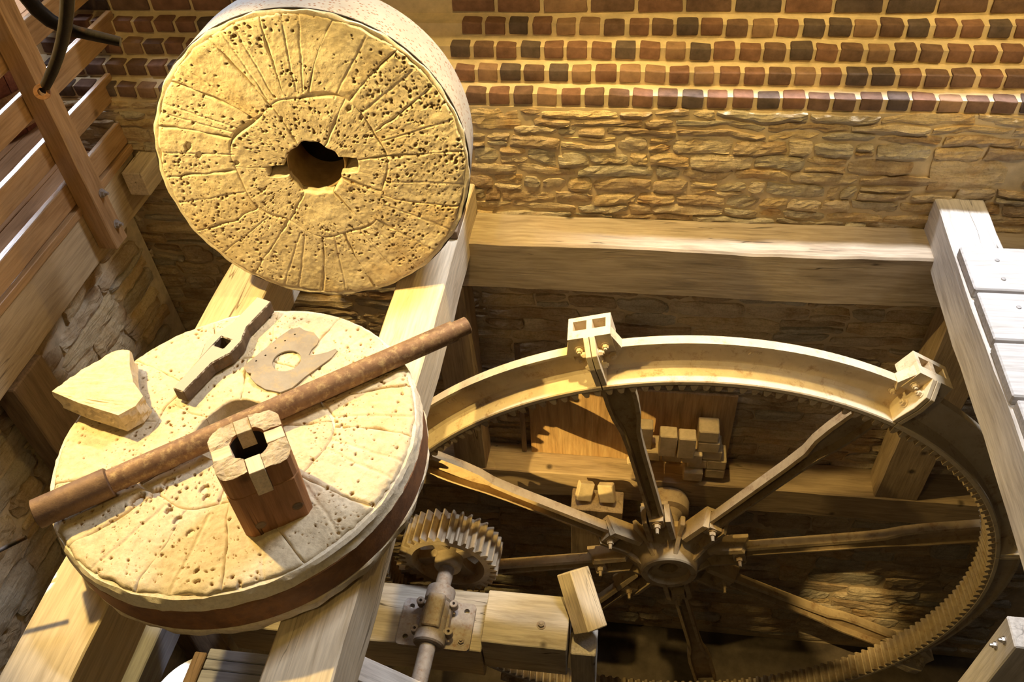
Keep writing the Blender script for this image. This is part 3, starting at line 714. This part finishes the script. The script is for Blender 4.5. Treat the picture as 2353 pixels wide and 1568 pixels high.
# rynd: bow-tie iron bar with square hole
ra_, rb2 = Vector((-1.535, 1.785, 0)), Vector((-1.395, 2.245, 0)); rd = (rb2 - ra_).normalized(); rn = Vector((-rd.y, rd.x, 0)); rc = (ra_ + rb2) / 2; rc.z = ZT
WR = Matrix(((rd.x, rn.x, 0, rc.x), (rd.y, rn.y, 0, rc.y), (0, 0, 1, rc.z), (0, 0, 0, 1)))
rl = (rb2 - ra_).length / 2 + .01
poly = [(-rl, -.026), (-.10, -.030), (-.052, -.052), (-.035, -.062), (.035, -.062), (.052, -.052), (.10, -.034), (rl, -.036), (rl + .004, .034), (.10, .034), (.052, .050), (.03, .060), (-.03, .060), (-.052, .050), (-.10, .028), (-rl, .022)]
poly = [(x + .0, y) for x, y in poly]
put('rynd', prism_mesh(poly, .0, .056, M['rynd'], [[(-.024, -.022), (-.024, .024), (.022, .024), (.022, -.022)]], .004), WR,
    label='grey iron bow-tie bar with a square hole, lying at the back of the flat millstone', cat='iron bar')
# flat plate
def wpoly(pts): return [(x, y) for x, y in pts]
outl = [(-1.371, 1.942), (-1.365, 1.962), (-1.325, 2.035), (-1.290, 2.105), (-1.262, 2.145), (-1.230, 2.160), (-1.205, 2.145), (-1.165, 2.135), (-1.137, 2.105), (-1.135, 2.078), (-1.148, 2.050), (-1.150, 2.018), (-1.120, 2.025), (-1.085, 2.040), (-1.060, 2.060), (-1.050, 2.050), (-1.062, 2.015), (-1.095, 1.965), (-1.130, 1.915), (-1.160, 1.860), (-1.195, 1.835), (-1.255, 1.845), (-1.300, 1.870), (-1.328, 1.895), (-1.332, 1.915), (-1.350, 1.918)]
hc = (-1.222, 1.985); hole = [(hc[0] + .052 * math.cos(-2 * math.pi * k / 28), hc[1] + .052 * math.sin(-2 * math.pi * k / 28)) for k in range(28)]
small = []
for (x, y) in ((-1.335, 1.975), (-1.310, 2.005), (-1.285, 2.045), (-1.262, 2.085), (-1.235, 2.120)):
    small.append([(x + .004 * math.cos(-k * math.pi / 3), y + .004 * math.sin(-k * math.pi / 3)) for k in range(6)])
put('flat_plate', prism_mesh(outl[::-1], 0, .006, M['plate'], [hole] + small, 0), Matrix.Translation((0, 0, ZT + .004)),
    label='thin torn grey metal plate with a round hole, lying on the flat millstone', cat='plate')
# broken wedge of millstone
wt = [(-1.955, 1.705), (-1.930, 1.775), (-1.880, 1.850), (-1.835, 1.905), (-1.800, 1.925), (-1.772, 1.918), (-1.735, 1.840), (-1.690, 1.775), (-1.625, 1.715), (-1.632, 1.670), (-1.672, 1.625), (-1.735, 1.640), (-1.835, 1.665)]
bm = bmesh.new(); bm.from_mesh(prism_mesh(wt, 0, .085, None)); bmesh.ops.triangulate(bm, faces=bm.faces); bmesh.ops.subdivide_edges(bm, edges=bm.edges, cuts=5, use_grid_fill=True)
bmesh.ops.triangulate(bm, faces=bm.faces)
for v in bm.verts:
    n_ = float(fbm(np.array([v.co.x * 40]), np.array([v.co.y * 40 + v.co.z * 50]), 3, 3)[0]) - .5
    k = 0 if v.co.z < .001 else (1.0 if v.co.z < .084 else .35)
    cdir = Vector((v.co.x + 1.78, v.co.y - 1.76, 0)).normalized(); v.co += cdir * n_ * .022 * k; v.co.z += (n_ * .010 if v.co.z > .084 else 0)
me = bm_done(bm, M['burr_low'])
at = me.attributes.new('pit', 'FLOAT', 'POINT')
put('stone_fragment', me, Matrix.Translation((0, 0, ZT)), label='broken wedge-shaped piece of millstone at the left edge of the flat millstone', cat='stone')

# ------------------------------------------------------------------ the big ring gear
naz = -1.522; gn = Vector((math.cos(naz), math.sin(naz), 0)); gu = Vector((-gn.y, gn.x, 0)); CG = Vector((.312, 2.80, -2.222))
WG = Matrix(((gu.x, 0, gn.x, CG.x), (gu.y, 0, gn.y, CG.y), (0, 1, 0, CG.z), (0, 0, 0, 1)))    # local x = right, y = up, z = towards viewer
gear = thing('gear_wheel', (CG.x, CG.y, CG.z), 'huge upright iron gear wheel with inner teeth and eight spokes, filling the pit', 'gear wheel')
RZ = lambda a: Matrix.Rotation(D(a), 4, 'Z')
J0 = 104.0
seg_prof = [(1.758, .0), (1.758, .150), (1.764, .154), (1.782, .154), (1.788, .150), (1.791, .080), (1.797, .062), (1.815, .050), (1.845, .044), (1.925, .043), (1.927, .066), (1.942, .066), (1.944, .018), (1.80, .018), (1.79, .0)]
tooth = bmesh.new()
hb, ht_ = .0190, .0085
pr = [(1.760, -hb), (1.745, -.0150), (1.730, -ht_ - .002), (1.725, -ht_ + .003), (1.725, ht_ - .003), (1.730, ht_ + .002), (1.745, .0150), (1.760, hb)]
lo = [tooth.verts.new((x, y, .001)) for x, y in pr]; hi = [tooth.verts.new((x, y, .153)) for x, y in pr]
tooth.faces.new(lo); tooth.faces.new(hi[::-1])
for i in range(len(pr) - 1): tooth.faces.new((lo[i], lo[i + 1], hi[i + 1], hi[i]))
tooth = bm_done(tooth, M['gear_tooth'])
segm = lathe_mesh(seg_prof, M['gear'], 44, True, .35, D(.12), D(44.88))
# bracket meshes at angle 0 (x radial, y tangential, z axial)
def bracket():
    bm = bmesh.new()
    def bx_(x0, x1, y0, y1, z0, z1):
        mm = Matrix.Translation(((x0 + x1) / 2, (y0 + y1) / 2, (z0 + z1) / 2)) @ Matrix.Diagonal((x1 - x0, y1 - y0, z1 - z0, 1))
        bmesh.ops.create_cube(bm, size=1, matrix=mm)
    w_, z0, z1, x0, x1 = .098, -.055, .082, 1.935, 2.045
    bx_(x0, x1, -w_, -w_ + .022, z0, z1); bx_(x0, x1, w_ - .022, w_, z0, z1)
    bx_(x0, x1, -w_ + .022, w_ - .022, z1 - .052, z1); bx_(x0, x1, -w_ + .022, w_ - .022, z0, z0 + .026)
    bx_(x0, x1 - .001, -.013, .013, z0 + .026, z1 - .052)
    # flared cheeks joining the box to the flange
    for s in (-1, 1):
        P = [(1.90, s * .098), (1.943, s * .128), (1.93, s * .130), (1.88, s * .098)]
        v0 = [bm.verts.new((x, y, .02)) for x, y in P] ; v1 = [bm.verts.new((x, y, .078)) for x, y in P]
        P2 = [(2.03, s * .098)]
        t0 = bm.verts.new((2.03, s * .097, .02)); t1 = bm.verts.new((2.03, s * .097, .078))
        bm.faces.new((v0[1], v0[0], t0)); bm.faces.new((v1[1], t1, v1[0])); bm.faces.new((v0[1], t0, t1, v1[1])); bm.faces.new((v0[0], v1[0], t1, t0)); bm.faces.new((v0[0], v0[1], v1[1], v1[0]))
    return bm_done(bm, M['gear'])
def lug(s):
    bm = bmesh.new(); y0, y1 = (.002, .026) if s > 0 else (-.026, -.002)
    P = [(2.045, .080), (2.045, .086), (1.985, .150), (1.910, .160), (1.789, .150), (1.789, .045), (1.9, .040)]
    a = [bm.verts.new((x, y0, z_)) for x, z_ in P]; b_ = [bm.verts.new((x, y1, z_)) for x, z_ in P]
    bm.faces.new(a); bm.faces.new(b_[::-1])
    for i in range(len(P)): bm.faces.new((a[i], a[(i + 1) % len(P)], b_[(i + 1) % len(P)], b_[i]))
    bmesh.ops.recalc_face_normals(bm, faces=bm.faces); bmesh.ops.bevel(bm, geom=list(bm.edges), offset=.002, segments=1, affect='EDGES')
    return bm_done(bm, M['gear'])
BRK, LUG = bracket(), (lug(-1), lug(1)); BOLT = bolt_mesh(M['gear'], .0155, .020, .008)
for k in range(8):
    a = J0 + 45 * k
    sg = put('rim_segment', segm, WG @ RZ(a), gear)
    for q in range(25):
        put('tooth', tooth, WG @ RZ(a + .9 + 1.8 * q), sg)
    br = put('joint_bracket', BRK, WG @ RZ(a), gear)
    for s in (0, 1):
        put('lug', LUG[s], WG @ RZ(a), br)
        sg_ = -1 if s == 0 else 1
        for (x, z_) in ((1.965, .112), (1.875, .105)):
            put('bolt', BOLT, WG @ RZ(a) @ Matrix.Translation((x, sg_ * .026, z_)) @ Matrix.Rotation(-sg_ * math.pi / 2, 4, 'X'), br)
        for (x, t) in ((1.975, .06), (1.93, .072), (1.872, .075)):
            put('bolt', BOLT, WG @ RZ(a) @ Matrix.Translation((x, sg_ * t, .044 if x < 1.94 else .082)), br)
# number cast on the flange of the segment right of the first bracket
def text_mesh(s, size, mat, ext=.002):
    c = bpy.data.curves.new('t', 'FONT'); c.body = s; c.size = size; c.extrude = ext; c.align_x = 'CENTER'
    o = bpy.data.objects.new('t', c); COL.objects.link(o); dg = bpy.context.evaluated_depsgraph_get()
    me = bpy.data.meshes.new_from_object(o.evaluated_get(dg)); bpy.data.objects.remove(o); me.materials.clear(); me.materials.append(mat); return me
put('cast_number', text_mesh('2695', .030, M['gear']), WG @ RZ(82.5 - 90) @ Matrix.Translation((0, 1.885, .0595)), gear, label='raised number 2695')
put('cast_number', text_mesh('1111', .030, M['gear']), WG @ RZ(128 - 90) @ Matrix.Translation((0, 1.885, .0595)), gear, label='raised casting marks')
# spokes: channel bars
def spoke():
    bm = bmesh.new(); st = [(.36, .050), (.50, .044), (1.10, .046), (1.24, .052), (1.34, .074), (1.45, .082), (1.80, .080)]
    sec = []
    for x, h in st:
        t = .013; d = .058 if x < 1.3 else .050
        P = [(-h, -.065), (h, -.065), (h, -.065 + d), (h - t * 1.5, -.065 + d + .004), (h - t * 1.6, -.052), (-h + t * 1.8, -.052), (-h + t * 1.6, -.065 + d + .006), (-h, -.065 + d)]
        sec.append([bm.verts.new((x, y, z_)) for y, z_ in P])
    for a, b_ in zip(sec, sec[1:]):
        for i in range(8): bm.faces.new((a[i], a[(i + 1) % 8], b_[(i + 1) % 8], b_[i]))
    bm.faces.new(sec[0][::-1]); bm.faces.new(sec[-1])
    return bm_done(bm, M['spoke'], autosmooth=.7)
SPK = spoke(); SB = bolt_mesh(M['spoke'], .020, .028, .034)
hub = put('hub', lathe_mesh([(.055, -.10), (.055, .055), (.060, .062), (.118, .062), (.122, .070), (.128, .098), (.160, .098), (.168, .090), (.172, .06), (.190, .02), (.235, -.02), (.30, -.045), (.31, -.075), (.25, -.09), (.17, -.12)], M['spoke'], 56, True, .5), WG, gear)
def socket():
    bm = bmesh.new()
    def hexa(P0, P1):
        a = [bm.verts.new(p) for p in P0]; b_ = [bm.verts.new(p) for p in P1]
        bm.faces.new(a[::-1]); bm.faces.new(b_)
        for i in range(4): bm.faces.new((a[i], a[(i + 1) % 4], b_[(i + 1) % 4], b_[i]))
    hexa([(.18, -.085, -.088), (.49, -.078, -.088), (.49, .078, -.088), (.18, .085, -.088)], [(.18, -.085, -.066), (.49, -.078, -.066), (.49, .078, -.066), (.18, .085, -.066)])
    for s in (-1, 1):      # raised side cheeks
        y0, y1 = s * .053, s * .084
        hexa([(.20, y0, -.068), (.49, y0, -.068), (.49, y1, -.068), (.20, y1, -.068)], [(.25, y0, .025), (.455, y0, .030), (.44, y1 * .97, .022), (.25, y1 * .97, .018)])
    # bridge pad which carries the bolt, and gusset rib to the hub
    hexa([(.375, -.050, -.05), (.465, -.050, -.05), (.465, .050, -.05), (.375, .050, -.05)], [(.385, -.040, .022), (.455, -.040, .022), (.455, .040, .022), (.385, .040, .022)])
    return bm_done(bm, M['spoke'])
def rib():
    bm = bmesh.new(); P = [(.155, .075), (.19, .050), (.27, .0), (.36, -.02), (.38, -.07), (.17, -.07)]
    a = [bm.verts.new((x, -.014, z_)) for x, z_ in P]; b_ = [bm.verts.new((x, .014, z_)) for x, z_ in P]
    bm.faces.new(a); bm.faces.new(b_[::-1])
    for i in range(len(P)): bm.faces.new((a[i], a[(i + 1) % len(P)], b_[(i + 1) % len(P)], b_[i]))
    bmesh.ops.recalc_face_normals(bm, faces=bm.faces); bmesh.ops.bevel(bm, geom=list(bm.edges), offset=.004, segments=1, affect='EDGES')
    return bm_done(bm, M['spoke'])
SOC, RIB = socket(), rib()
for k in range(8):
    a = 103.0 + 45 * k
    sp_ = put('spoke', SPK, WG @ RZ(a), gear)
    put('bolt', SB, WG @ RZ(a) @ Matrix.Translation((.42, 0, .021)), sp_)
    put('socket', SOC, WG @ RZ(a), hub)
    put('gusset', RIB, WG @ RZ(a + 22.5), hub)
# axle going back to its bearing on the wall side
put('axle', lathe_mesh([(0, -.435), (.14, -.435), (.15, -.40), (.14, -.33), (.10, -.32), (.075, -.285), (.075, -.08), (0, -.08)], M['dark_wood'] if False else M['spoke'], 36), WG, gear)

# ------------------------------------------------------------------ pinion, shaft and bearing
pn = Vector((-.032, -1, 0)).normalized(); pu = Vector((-pn.y, pn.x, 0)); CP = Vector((-1.006, 2.566, -2.122))
WP = Matrix(((pu.x, 0, pn.x, CP.x), (pu.y, 0, pn.y, CP.y), (0, 1, 0, CP.z), (0, 0, 0, 1)))
pin = thing('pinion_gear', tuple(CP), 'small dusty iron spur gear on a shaft, left of the big gear wheel', 'gear')
put('rim', lathe_mesh([(.225, -.200), (.262, -.200), (.262, 0), (.225, 0), (.221, -.01), (.221, -.19)], M['pinion'], 72, True, .5), WP, pin)
pt = bmesh.new(); pr = [(.258, -.0150), (.278, -.0125), (.300, -.0070), (.305, -.004), (.305, .004), (.300, .0070), (.278, .0125), (.258, .0150)]
lo = [pt.verts.new((x, y, -.2)) for x, y in pr]; hi = [pt.verts.new((x, y, 0)) for x, y in pr]; pt.faces.new(lo); pt.faces.new(hi[::-1])
for i in range(len(pr) - 1): pt.faces.new((lo[i], lo[i + 1], hi[i + 1], hi[i]))
pt = bm_done(pt, M['pinion'])
for k in range(34): put('tooth', pt, WP @ RZ(k * 360 / 34), pin)
put('hub', lathe_mesh([(.0, .022), (.075, .022), (.082, .012), (.085, -.02), (.085, -.19), (0, -.19)], M['pinion'], 40), WP, pin)
for k in range(4):
    m4 = WP @ RZ(28 + 90 * k)
    put('web_arm', prism_mesh([(.07, -.045), (.14, -.032), (.225, -.048), (.225, .048), (.14, .032), (.07, .045)], -.12, -.055, M['pinion'], [], .006), m4, pin)
shaft = put('shaft', lathe_mesh([(0, 1.05), (.044, 1.05), (.046, 1.045), (.046, .02), (.040, .0), (.040, -.22), (0, -.22)], M['iron'], 32), WP, pin, label='round grey shaft')
bgm = M['iron']
bear = thing('bearing_block', (CP.x - .01, CP.y - .38, -2.25), 'cast iron bearing with bolt holes holding the small gear shaft', 'bearing')
def pw(x, y, z_): return WP @ Matrix.Translation((x, y, z_))
put('sleeve_housing', lathe_mesh([(.047, .16), (.082, .16), (.086, .17), (.086, .24), (.074, .25), (.074, .43), (.088, .44), (.090, .50), (.080, .508), (.047, .508)], bgm, 40, True, .5), WP, bear)
put('cap', prism_mesh([(-.052, -.02), (.052, -.02), (.052, .080), (.040, .093), (-.040, .093), (-.052, .080)], .23, .43, bgm, [], .006), WP, bear)
def holed(w_, h_, t, holes, r=.016):
    n = 5; P = []
    for (cx, cy, a0) in ((w_, h_, 0), (-w_, h_, 90), (-w_, -h_, 180), (w_, -h_, 270)):
        for k in range(n): a = D(a0 + 90 * k / (n - 1)); P.append((cx - math.copysign(.025, cx) + .025 * math.cos(a), cy - math.copysign(.025, cy) + .025 * math.sin(a)))
    H_ = [[(x + r * math.cos(-k * math.pi / 7), y + r * math.sin(-k * math.pi / 7)) for k in range(14)] for x, y in holes]
    return prism_mesh(P, 0, t, bgm, H_, 0)
BP = Vector((CP.x - .011, CP.y - .34, -2.225))
WBP = Matrix(((1, 0, 0, BP.x), (0, 1, 0, BP.y), (0, 0, 1, BP.z), (0, 0, 0, 1)))
put('base_plate', holed(.215, .145, .030, [(-.165, .095), (-.165, -.095), (.165, .095)]), WBP, bear)
put('pedestal', prism_mesh([(-.085, -.125), (.085, -.125), (.085, .125), (-.085, .125)], .03, .105, bgm, [], .008), WBP, bear)
for sx in (-1, 1):
    for sy in (-1, 1):
        put('ear', lathe_mesh([(.009, -.03), (.024, -.03), (.024, .014), (.021, .017), (.009, .017), (.009, -.03)], bgm, 20), WBP @ Matrix.Translation((sx * .098, sy * .085, .115)), bear)
        put('ear_arm', box_mesh(.06, .026, .04, bgm, .004), WBP @ Matrix.Translation((sx * .062, sy * .085, .105)), bear)
for x, y in ((.165, -.095),):
    put('bolt', bolt_mesh(bgm, .018, .02, .012), WBP @ Matrix.Translation((x, y, .03)), bear)
# timbers which carry the bearing
abox('bearing_beam', (-2.3, 2.10, -2.55), (-.735, 2.47, -2.2255), M['bearing_wood'], None, 'x', .006, .003, label='grey-brown timber under the iron bearing', cat='beam')
bb_ = thing('bearing_timber', (-.49, 2.26, -2.4), 'short thick grey timber block right of the iron bearing, with one bolt head', 'timber')
abox('block', (-.728, 2.105, -2.42), (-.248, 2.425, -2.10), M['bearing_wood'], bb_, 'x', .005, .002)
put('bolt', bolt_mesh(M['iron'], .020, .022, .004), Matrix.Translation((-.40, 2.235, -2.10)), bb_, label='square bolt head')
timber('timber_offcut', (-.245, 2.50, -1.93), (-.118, 2.235, -2.10), .135, .15, M['pile_brick'] if False else M['joist'], None, (.25, .3, 1), .006, .002, label='short tan timber offcut leaning beside the thick grey timber block', cat='timber')
abox('post', (-.225, 2.14, -4.45), (-.085, 2.30, -2.205), M['bearing_wood'], None, 'z', .006, .003, label='pale upright post under the leaning timber offcut', cat='post', group='pit posts')
abox('cross_beam', (-2.3, 1.78, -2.95), (-.30, 2.05, -2.62), M['pit_wood'], None, 'x', .006, .003, label='dark beam below the bearing timber at the bottom of the picture', cat='beam')
timber('pit_board', (-1.15, 1.46, -1.02), (-.62, 1.30, -1.02), .10, .05, M['grey_wood'], None, (0, 0, 1), .004, .001, label='grey board end at the bottom edge beside the right joist of the millstones', cat='board')

# ------------------------------------------------------------------ things behind the wheel
put('plywood_board', box_mesh(.68, 1.25, .018, M['plywood'], .002), frame((.03, 3.425, -1.735), (0, .02, 1), (0, -1, 0)), label='orange streaked plywood board leaning on the wall behind the gear wheel', cat='board')
abox('iron_strap', (-.655, 3.40, -2.04), (-.625, 3.43, -1.05), M['dark_wood'], None, 'z', .002, 0, label='narrow dark upright strip left of the plywood board', cat='strip')
def loose_brick(c, rot, dims=(.20, .10, .060), mat=M['pile_brick'], label='', group='loose bricks on the sill beam'):
    put('loose_brick', box_mesh(*dims, mat, .006, .001), Matrix.Translation(c) @ Euler(rot).to_matrix().to_4x4(), label=label, cat='brick', group=group)
loose_brick((.262, 3.235, -1.62), (0, D(90), 0), (.19, .085, .10), label='tan brick standing upright on the brick pile, left one of the close pair')
loose_brick((.372, 3.232, -1.625), (0, D(90), 0), (.185, .085, .10), label='tan brick standing upright on the brick pile, right one of the close pair')
loose_brick((.13, 3.30, -1.645), (0, D(90), 0), (.20, .08, .085), label='narrow tan brick upright just right of the steep spoke')
loose_brick((.50, 3.33, -1.60), (0, 0, 0), (.12, .12, .095), label='squarish tan brick topmost right of the upright pair')
loose_brick((.51, 3.33, -1.70), (0, 0, 0), (.13, .12, .09), label='tan brick second from the top right of the upright pair')
k = 0
for zz, xs in ((-1.785, (.17, .30, .42, .54)), (-1.875, (.46, .575)), (-1.965, (.44, .575)), (-2.015, ())):
    for x in xs:
        loose_brick((x, 3.345 if x > .44 else 3.31, zz), (0, 0, 0), (.118, .14, .082), label='tan brick in the %s course of the pile, %s' % ({-1.785: 'upper', -1.875: 'middle', -1.965: 'lowest'}[zz], {0.17: 'far left', .30: 'second from left', .42: 'second from right', .54: 'far right', .46: 'left end', .575: 'right end', .44: 'left end'}[x])); k += 1
loose_brick((.09, 3.215, -1.80), (0, 0, .1), (.12, .05, .03), label='thin flat brick piece lying under the narrow upright brick')
loose_brick((-.225, 3.17, -2.10), (D(62), D(18), D(12)), (.10, .125, .055), label='tilted brick in front of the sill, left one of two', group='tilted bricks')
loose_brick((-.085, 3.17, -2.10), (D(66), D(-14), D(-8)), (.10, .125, .055), label='tilted brick in front of the sill, right one of two', group='tilted bricks')
abox('crate_block', (-.31, 3.08, -2.75), (.02, 3.245, -2.185), M['pit_wood'], None, 'z', .005, .002, label='squared wooden block in front of the sill beam under the two tilted bricks', cat='block')

# ------------------------------------------------------------------ railing and platform on the left
rail = thing('railing', (-2.6, 2.0, .1), 'brown timber railing of flat rails at the upper left, with an upright post', 'railing')
for z_ in (.975, .75, .525, .302, 1.2):
    abox('rail', (-2.632, -.3, z_ - .115), (-2.600, 3.50 + max(0, (z_ - .43)) * .9, z_), M['rail'], rail, 'y', .004, .001)
post = abox('railing_post', (-2.598, 2.955, -.075), (-2.498, 3.06, 1.65), M['rail'], rail, 'z', .005, .0015)
for zz in (.21, .03):
    put('bolt', bolt_mesh(M['iron'], .017, .018, .016), Matrix.Translation((-2.498, 3.025, zz)) @ Matrix.Rotation(math.pi / 2, 4, 'Y'), post, label='galvanised bolt and nut')
abox('platform_beam', (-2.80, -.5, -.14), (-2.6, 3.50, .135), M['edge_beam'], None, 'y', .008, .003, label='heavy pale beam along the platform edge below the railing', cat='beam')
abox('toe_board', (-2.632, -.5, .137), (-2.585, 3.50, .178), M['rail'], rail, 'y', .003, .001)
abox('wall_stub', (-2.565, 3.30, .0), (-2.455, 3.50, .135), M['joist'], None, 'y', .005, .001, label='short squared timber end sticking out of the wall right of the railing post', cat='timber')
pf = thing('floor_platform', (-4.2, 2.5, .08), 'orange-brown board floor of the platform behind the railing', None, kind='structure')
x = -5.6
while x < -2.85:
    abox('floorboard', (x, -.5, .09), (x + .172, 6.0, .130), M['floorboard'], pf, 'y', .003, .001); x += .178
def barrel(cx, cy, r, h, label, z0=.131, belly=.12, n=18, lid=None):
    t = thing('barrel', (cx, cy, z0), label, 'barrel', 'barrels on the platform'); st = []
    K = 9
    for i in range(n):
        a0, a1 = 2 * math.pi * i / n + .006, 2 * math.pi * (i + 1) / n - .006; V = []; F = []
        for k in range(K + 1):
            s = k / K; rr = r * (1 + belly * (1 - (2 * s - 1) ** 2))
            for q, (a, d) in enumerate(((a0, 0), (a1, 0), (a1, -.025), (a0, -.025))): V.append(((rr + d) * math.cos(a), (rr + d) * math.sin(a), s * h))
        for k in range(K):
            for q in range(4): F.append((4 * k + q, 4 * k + (q + 1) % 4, 4 * k + 4 + (q + 1) % 4, 4 * k + 4 + q))
        F.append((3, 2, 1, 0)); F.append(tuple(4 * K + q for q in range(4)))
        put('stave', mesh_from(V, F, M['barrel']), Matrix.Translation((cx, cy, z0)), t)
    for s in (.06, .22, .40, .60, .78, .94):
        rr = r * (1 + belly * (1 - (2 * s - 1) ** 2)) + .001
        put('hoop', lathe_mesh([(rr, s * h - .022), (rr + .009, s * h - .022), (rr + .009, s * h + .022), (rr, s * h + .022)], M['rail'], 48, True), Matrix.Translation((cx, cy, z0)), t, label='split wooden hoop')
    put('head', lathe_mesh([(0, h - .05), (r - .01, h - .05), (r - .01, h - .08), (0, h - .08)], lid or M['barrel'], 40), Matrix.Translation((cx, cy, z0)), t)
    return t
barrel(-3.62, 3.78, .36, .98, 'dark red-brown wooden barrel with split hoops behind the railing, right one')
barrel(-4.35, 3.15, .36, .80, 'wooden barrel with a pale lid behind the railing at the left picture edge', lid=M['pale'])
put('paper_tag', box_mesh(.055, .002, .07, M['tag'], 0), frame((-3.34, 3.50, .57), (.8, -.6, .1), (0, 0, 1)), label='small tan paper tag hanging on the barrel', cat='tag')

# iron tongs hanging at the top left
tg = thing('iron_tongs', (-1.80, 2.2, 1.3), 'dark curved iron tongs hanging in front of the railing at the top left', 'tongs')
def unproj(px, py, Y):
    d = Mc.T @ np.array([(px - 1176.5) / FPX, (py - 784) / FPX, 1.]); t = Y / d[1]; return Vector((d[0] * t, Y, CAMH + d[2] * t))
arm1 = [unproj(*p, 2.2 + .01 * i) for i, p in enumerate(((20, -60), (55, -15), (85, 22), (115, 47), (145, 62), (180, 74), (225, 84), (277, 96)))]
arm2 = [unproj(*p, 2.12 + .012 * i) for i, p in enumerate(((160, -80), (156, -30), (154, 20), (150, 60), (143, 95), (133, 130), (121, 162), (108, 190), (100, 205)))]
put('arm', tube_mesh(arm1, [.024, .024, .024, .023, .020, .018, .017, .015], M['black_iron'], 10, True, .8, (0, -1, .3)), None, tg)
put('arm', tube_mesh(arm2, [.021, .021, .020, .020, .019, .018, .018, .017, .016], M['black_iron'], 10, True, .8, (0, -1, .3)), None, tg)
ec = unproj(97, 211, 2.2); ed = (unproj(97, 211, 2.2) - unproj(97, 211, 2.0)).normalized()
put('eye', lathe_mesh([(.012, -.012), (.024, -.012), (.024, .012), (.012, .012)], M['hoop'], 24, True), frame(ec, Vector((0, 0, 1)).cross(Vector((.5, -.75, .45))), (.5, -.75, .45)), tg, label='worn round eye at the tip')

# ------------------------------------------------------------------ lower left and right corners
abox('post', (-2.69, 2.08, -3.4), (-2.57, 2.30, -.141), M['dark_wood'], None, 'z', .006, .003, label='dark grey post under the platform beam at the left of the flat millstone', cat='post', group='pit posts')
abox('tie_beam', (-2.28, .2, -1.5), (-2.13, 3.45, -1.3), M['slate_wood'], None, 'y', .006, .003, label='blue-grey lower beam seen between the two joists at the bottom', cat='beam')
put('opening_disc', lathe_mesh([(0, 0), (.222, 0), (.230, -.006), (.230, -.035), (0, -.035)], M['pale'], 64), Matrix.Translation((-1.66, 1.20, -1.022)), label='white round disc standing in for a sunlit opening, half seen between the joists at the bottom edge', cat='lid')  # disc put in for the bright sunlit opening low in the pit
crt = thing('grey_staging', (-1.45, 1.2, -1.1), 'blue-grey low board staging between the joists at the bottom edge', 'staging')
abox('bearer', (-1.765, .3, -1.02), (-1.71, 1.415, -.99), M['dark_wood'], crt, 'y', .004, .001, label='dark bearer along the left side')
for k, (y0, y1) in enumerate(((1.395, 1.44), (1.35, 1.392), (1.19, 1.346), (.95, 1.185))):
    abox('board', (-1.708, y0, -1.020), (-1.2, y1, -1.0 - .002 * (k % 2)), M['slate_wood'], crt, 'x', .004, .001)
cp = thing('newel_post', (1.21, 1.3, 0), 'pale squared post top with two bolts at the bottom right corner', 'post')
abox('shaft', (1.155, 1.285, -2.4), (1.36, 1.384, -.001), M['grey_wood'], cp, 'z', .004, .001)
for zz, yy in ((-.055, 1.33), (-.12, 1.345)):
    put('bolt', bolt_mesh(M['nail'], .010, .010, .008), Matrix.Translation((1.155, yy, zz)) @ Matrix.Rotation(-math.pi / 2, 4, 'Y'), cp, label='bright bolt end')
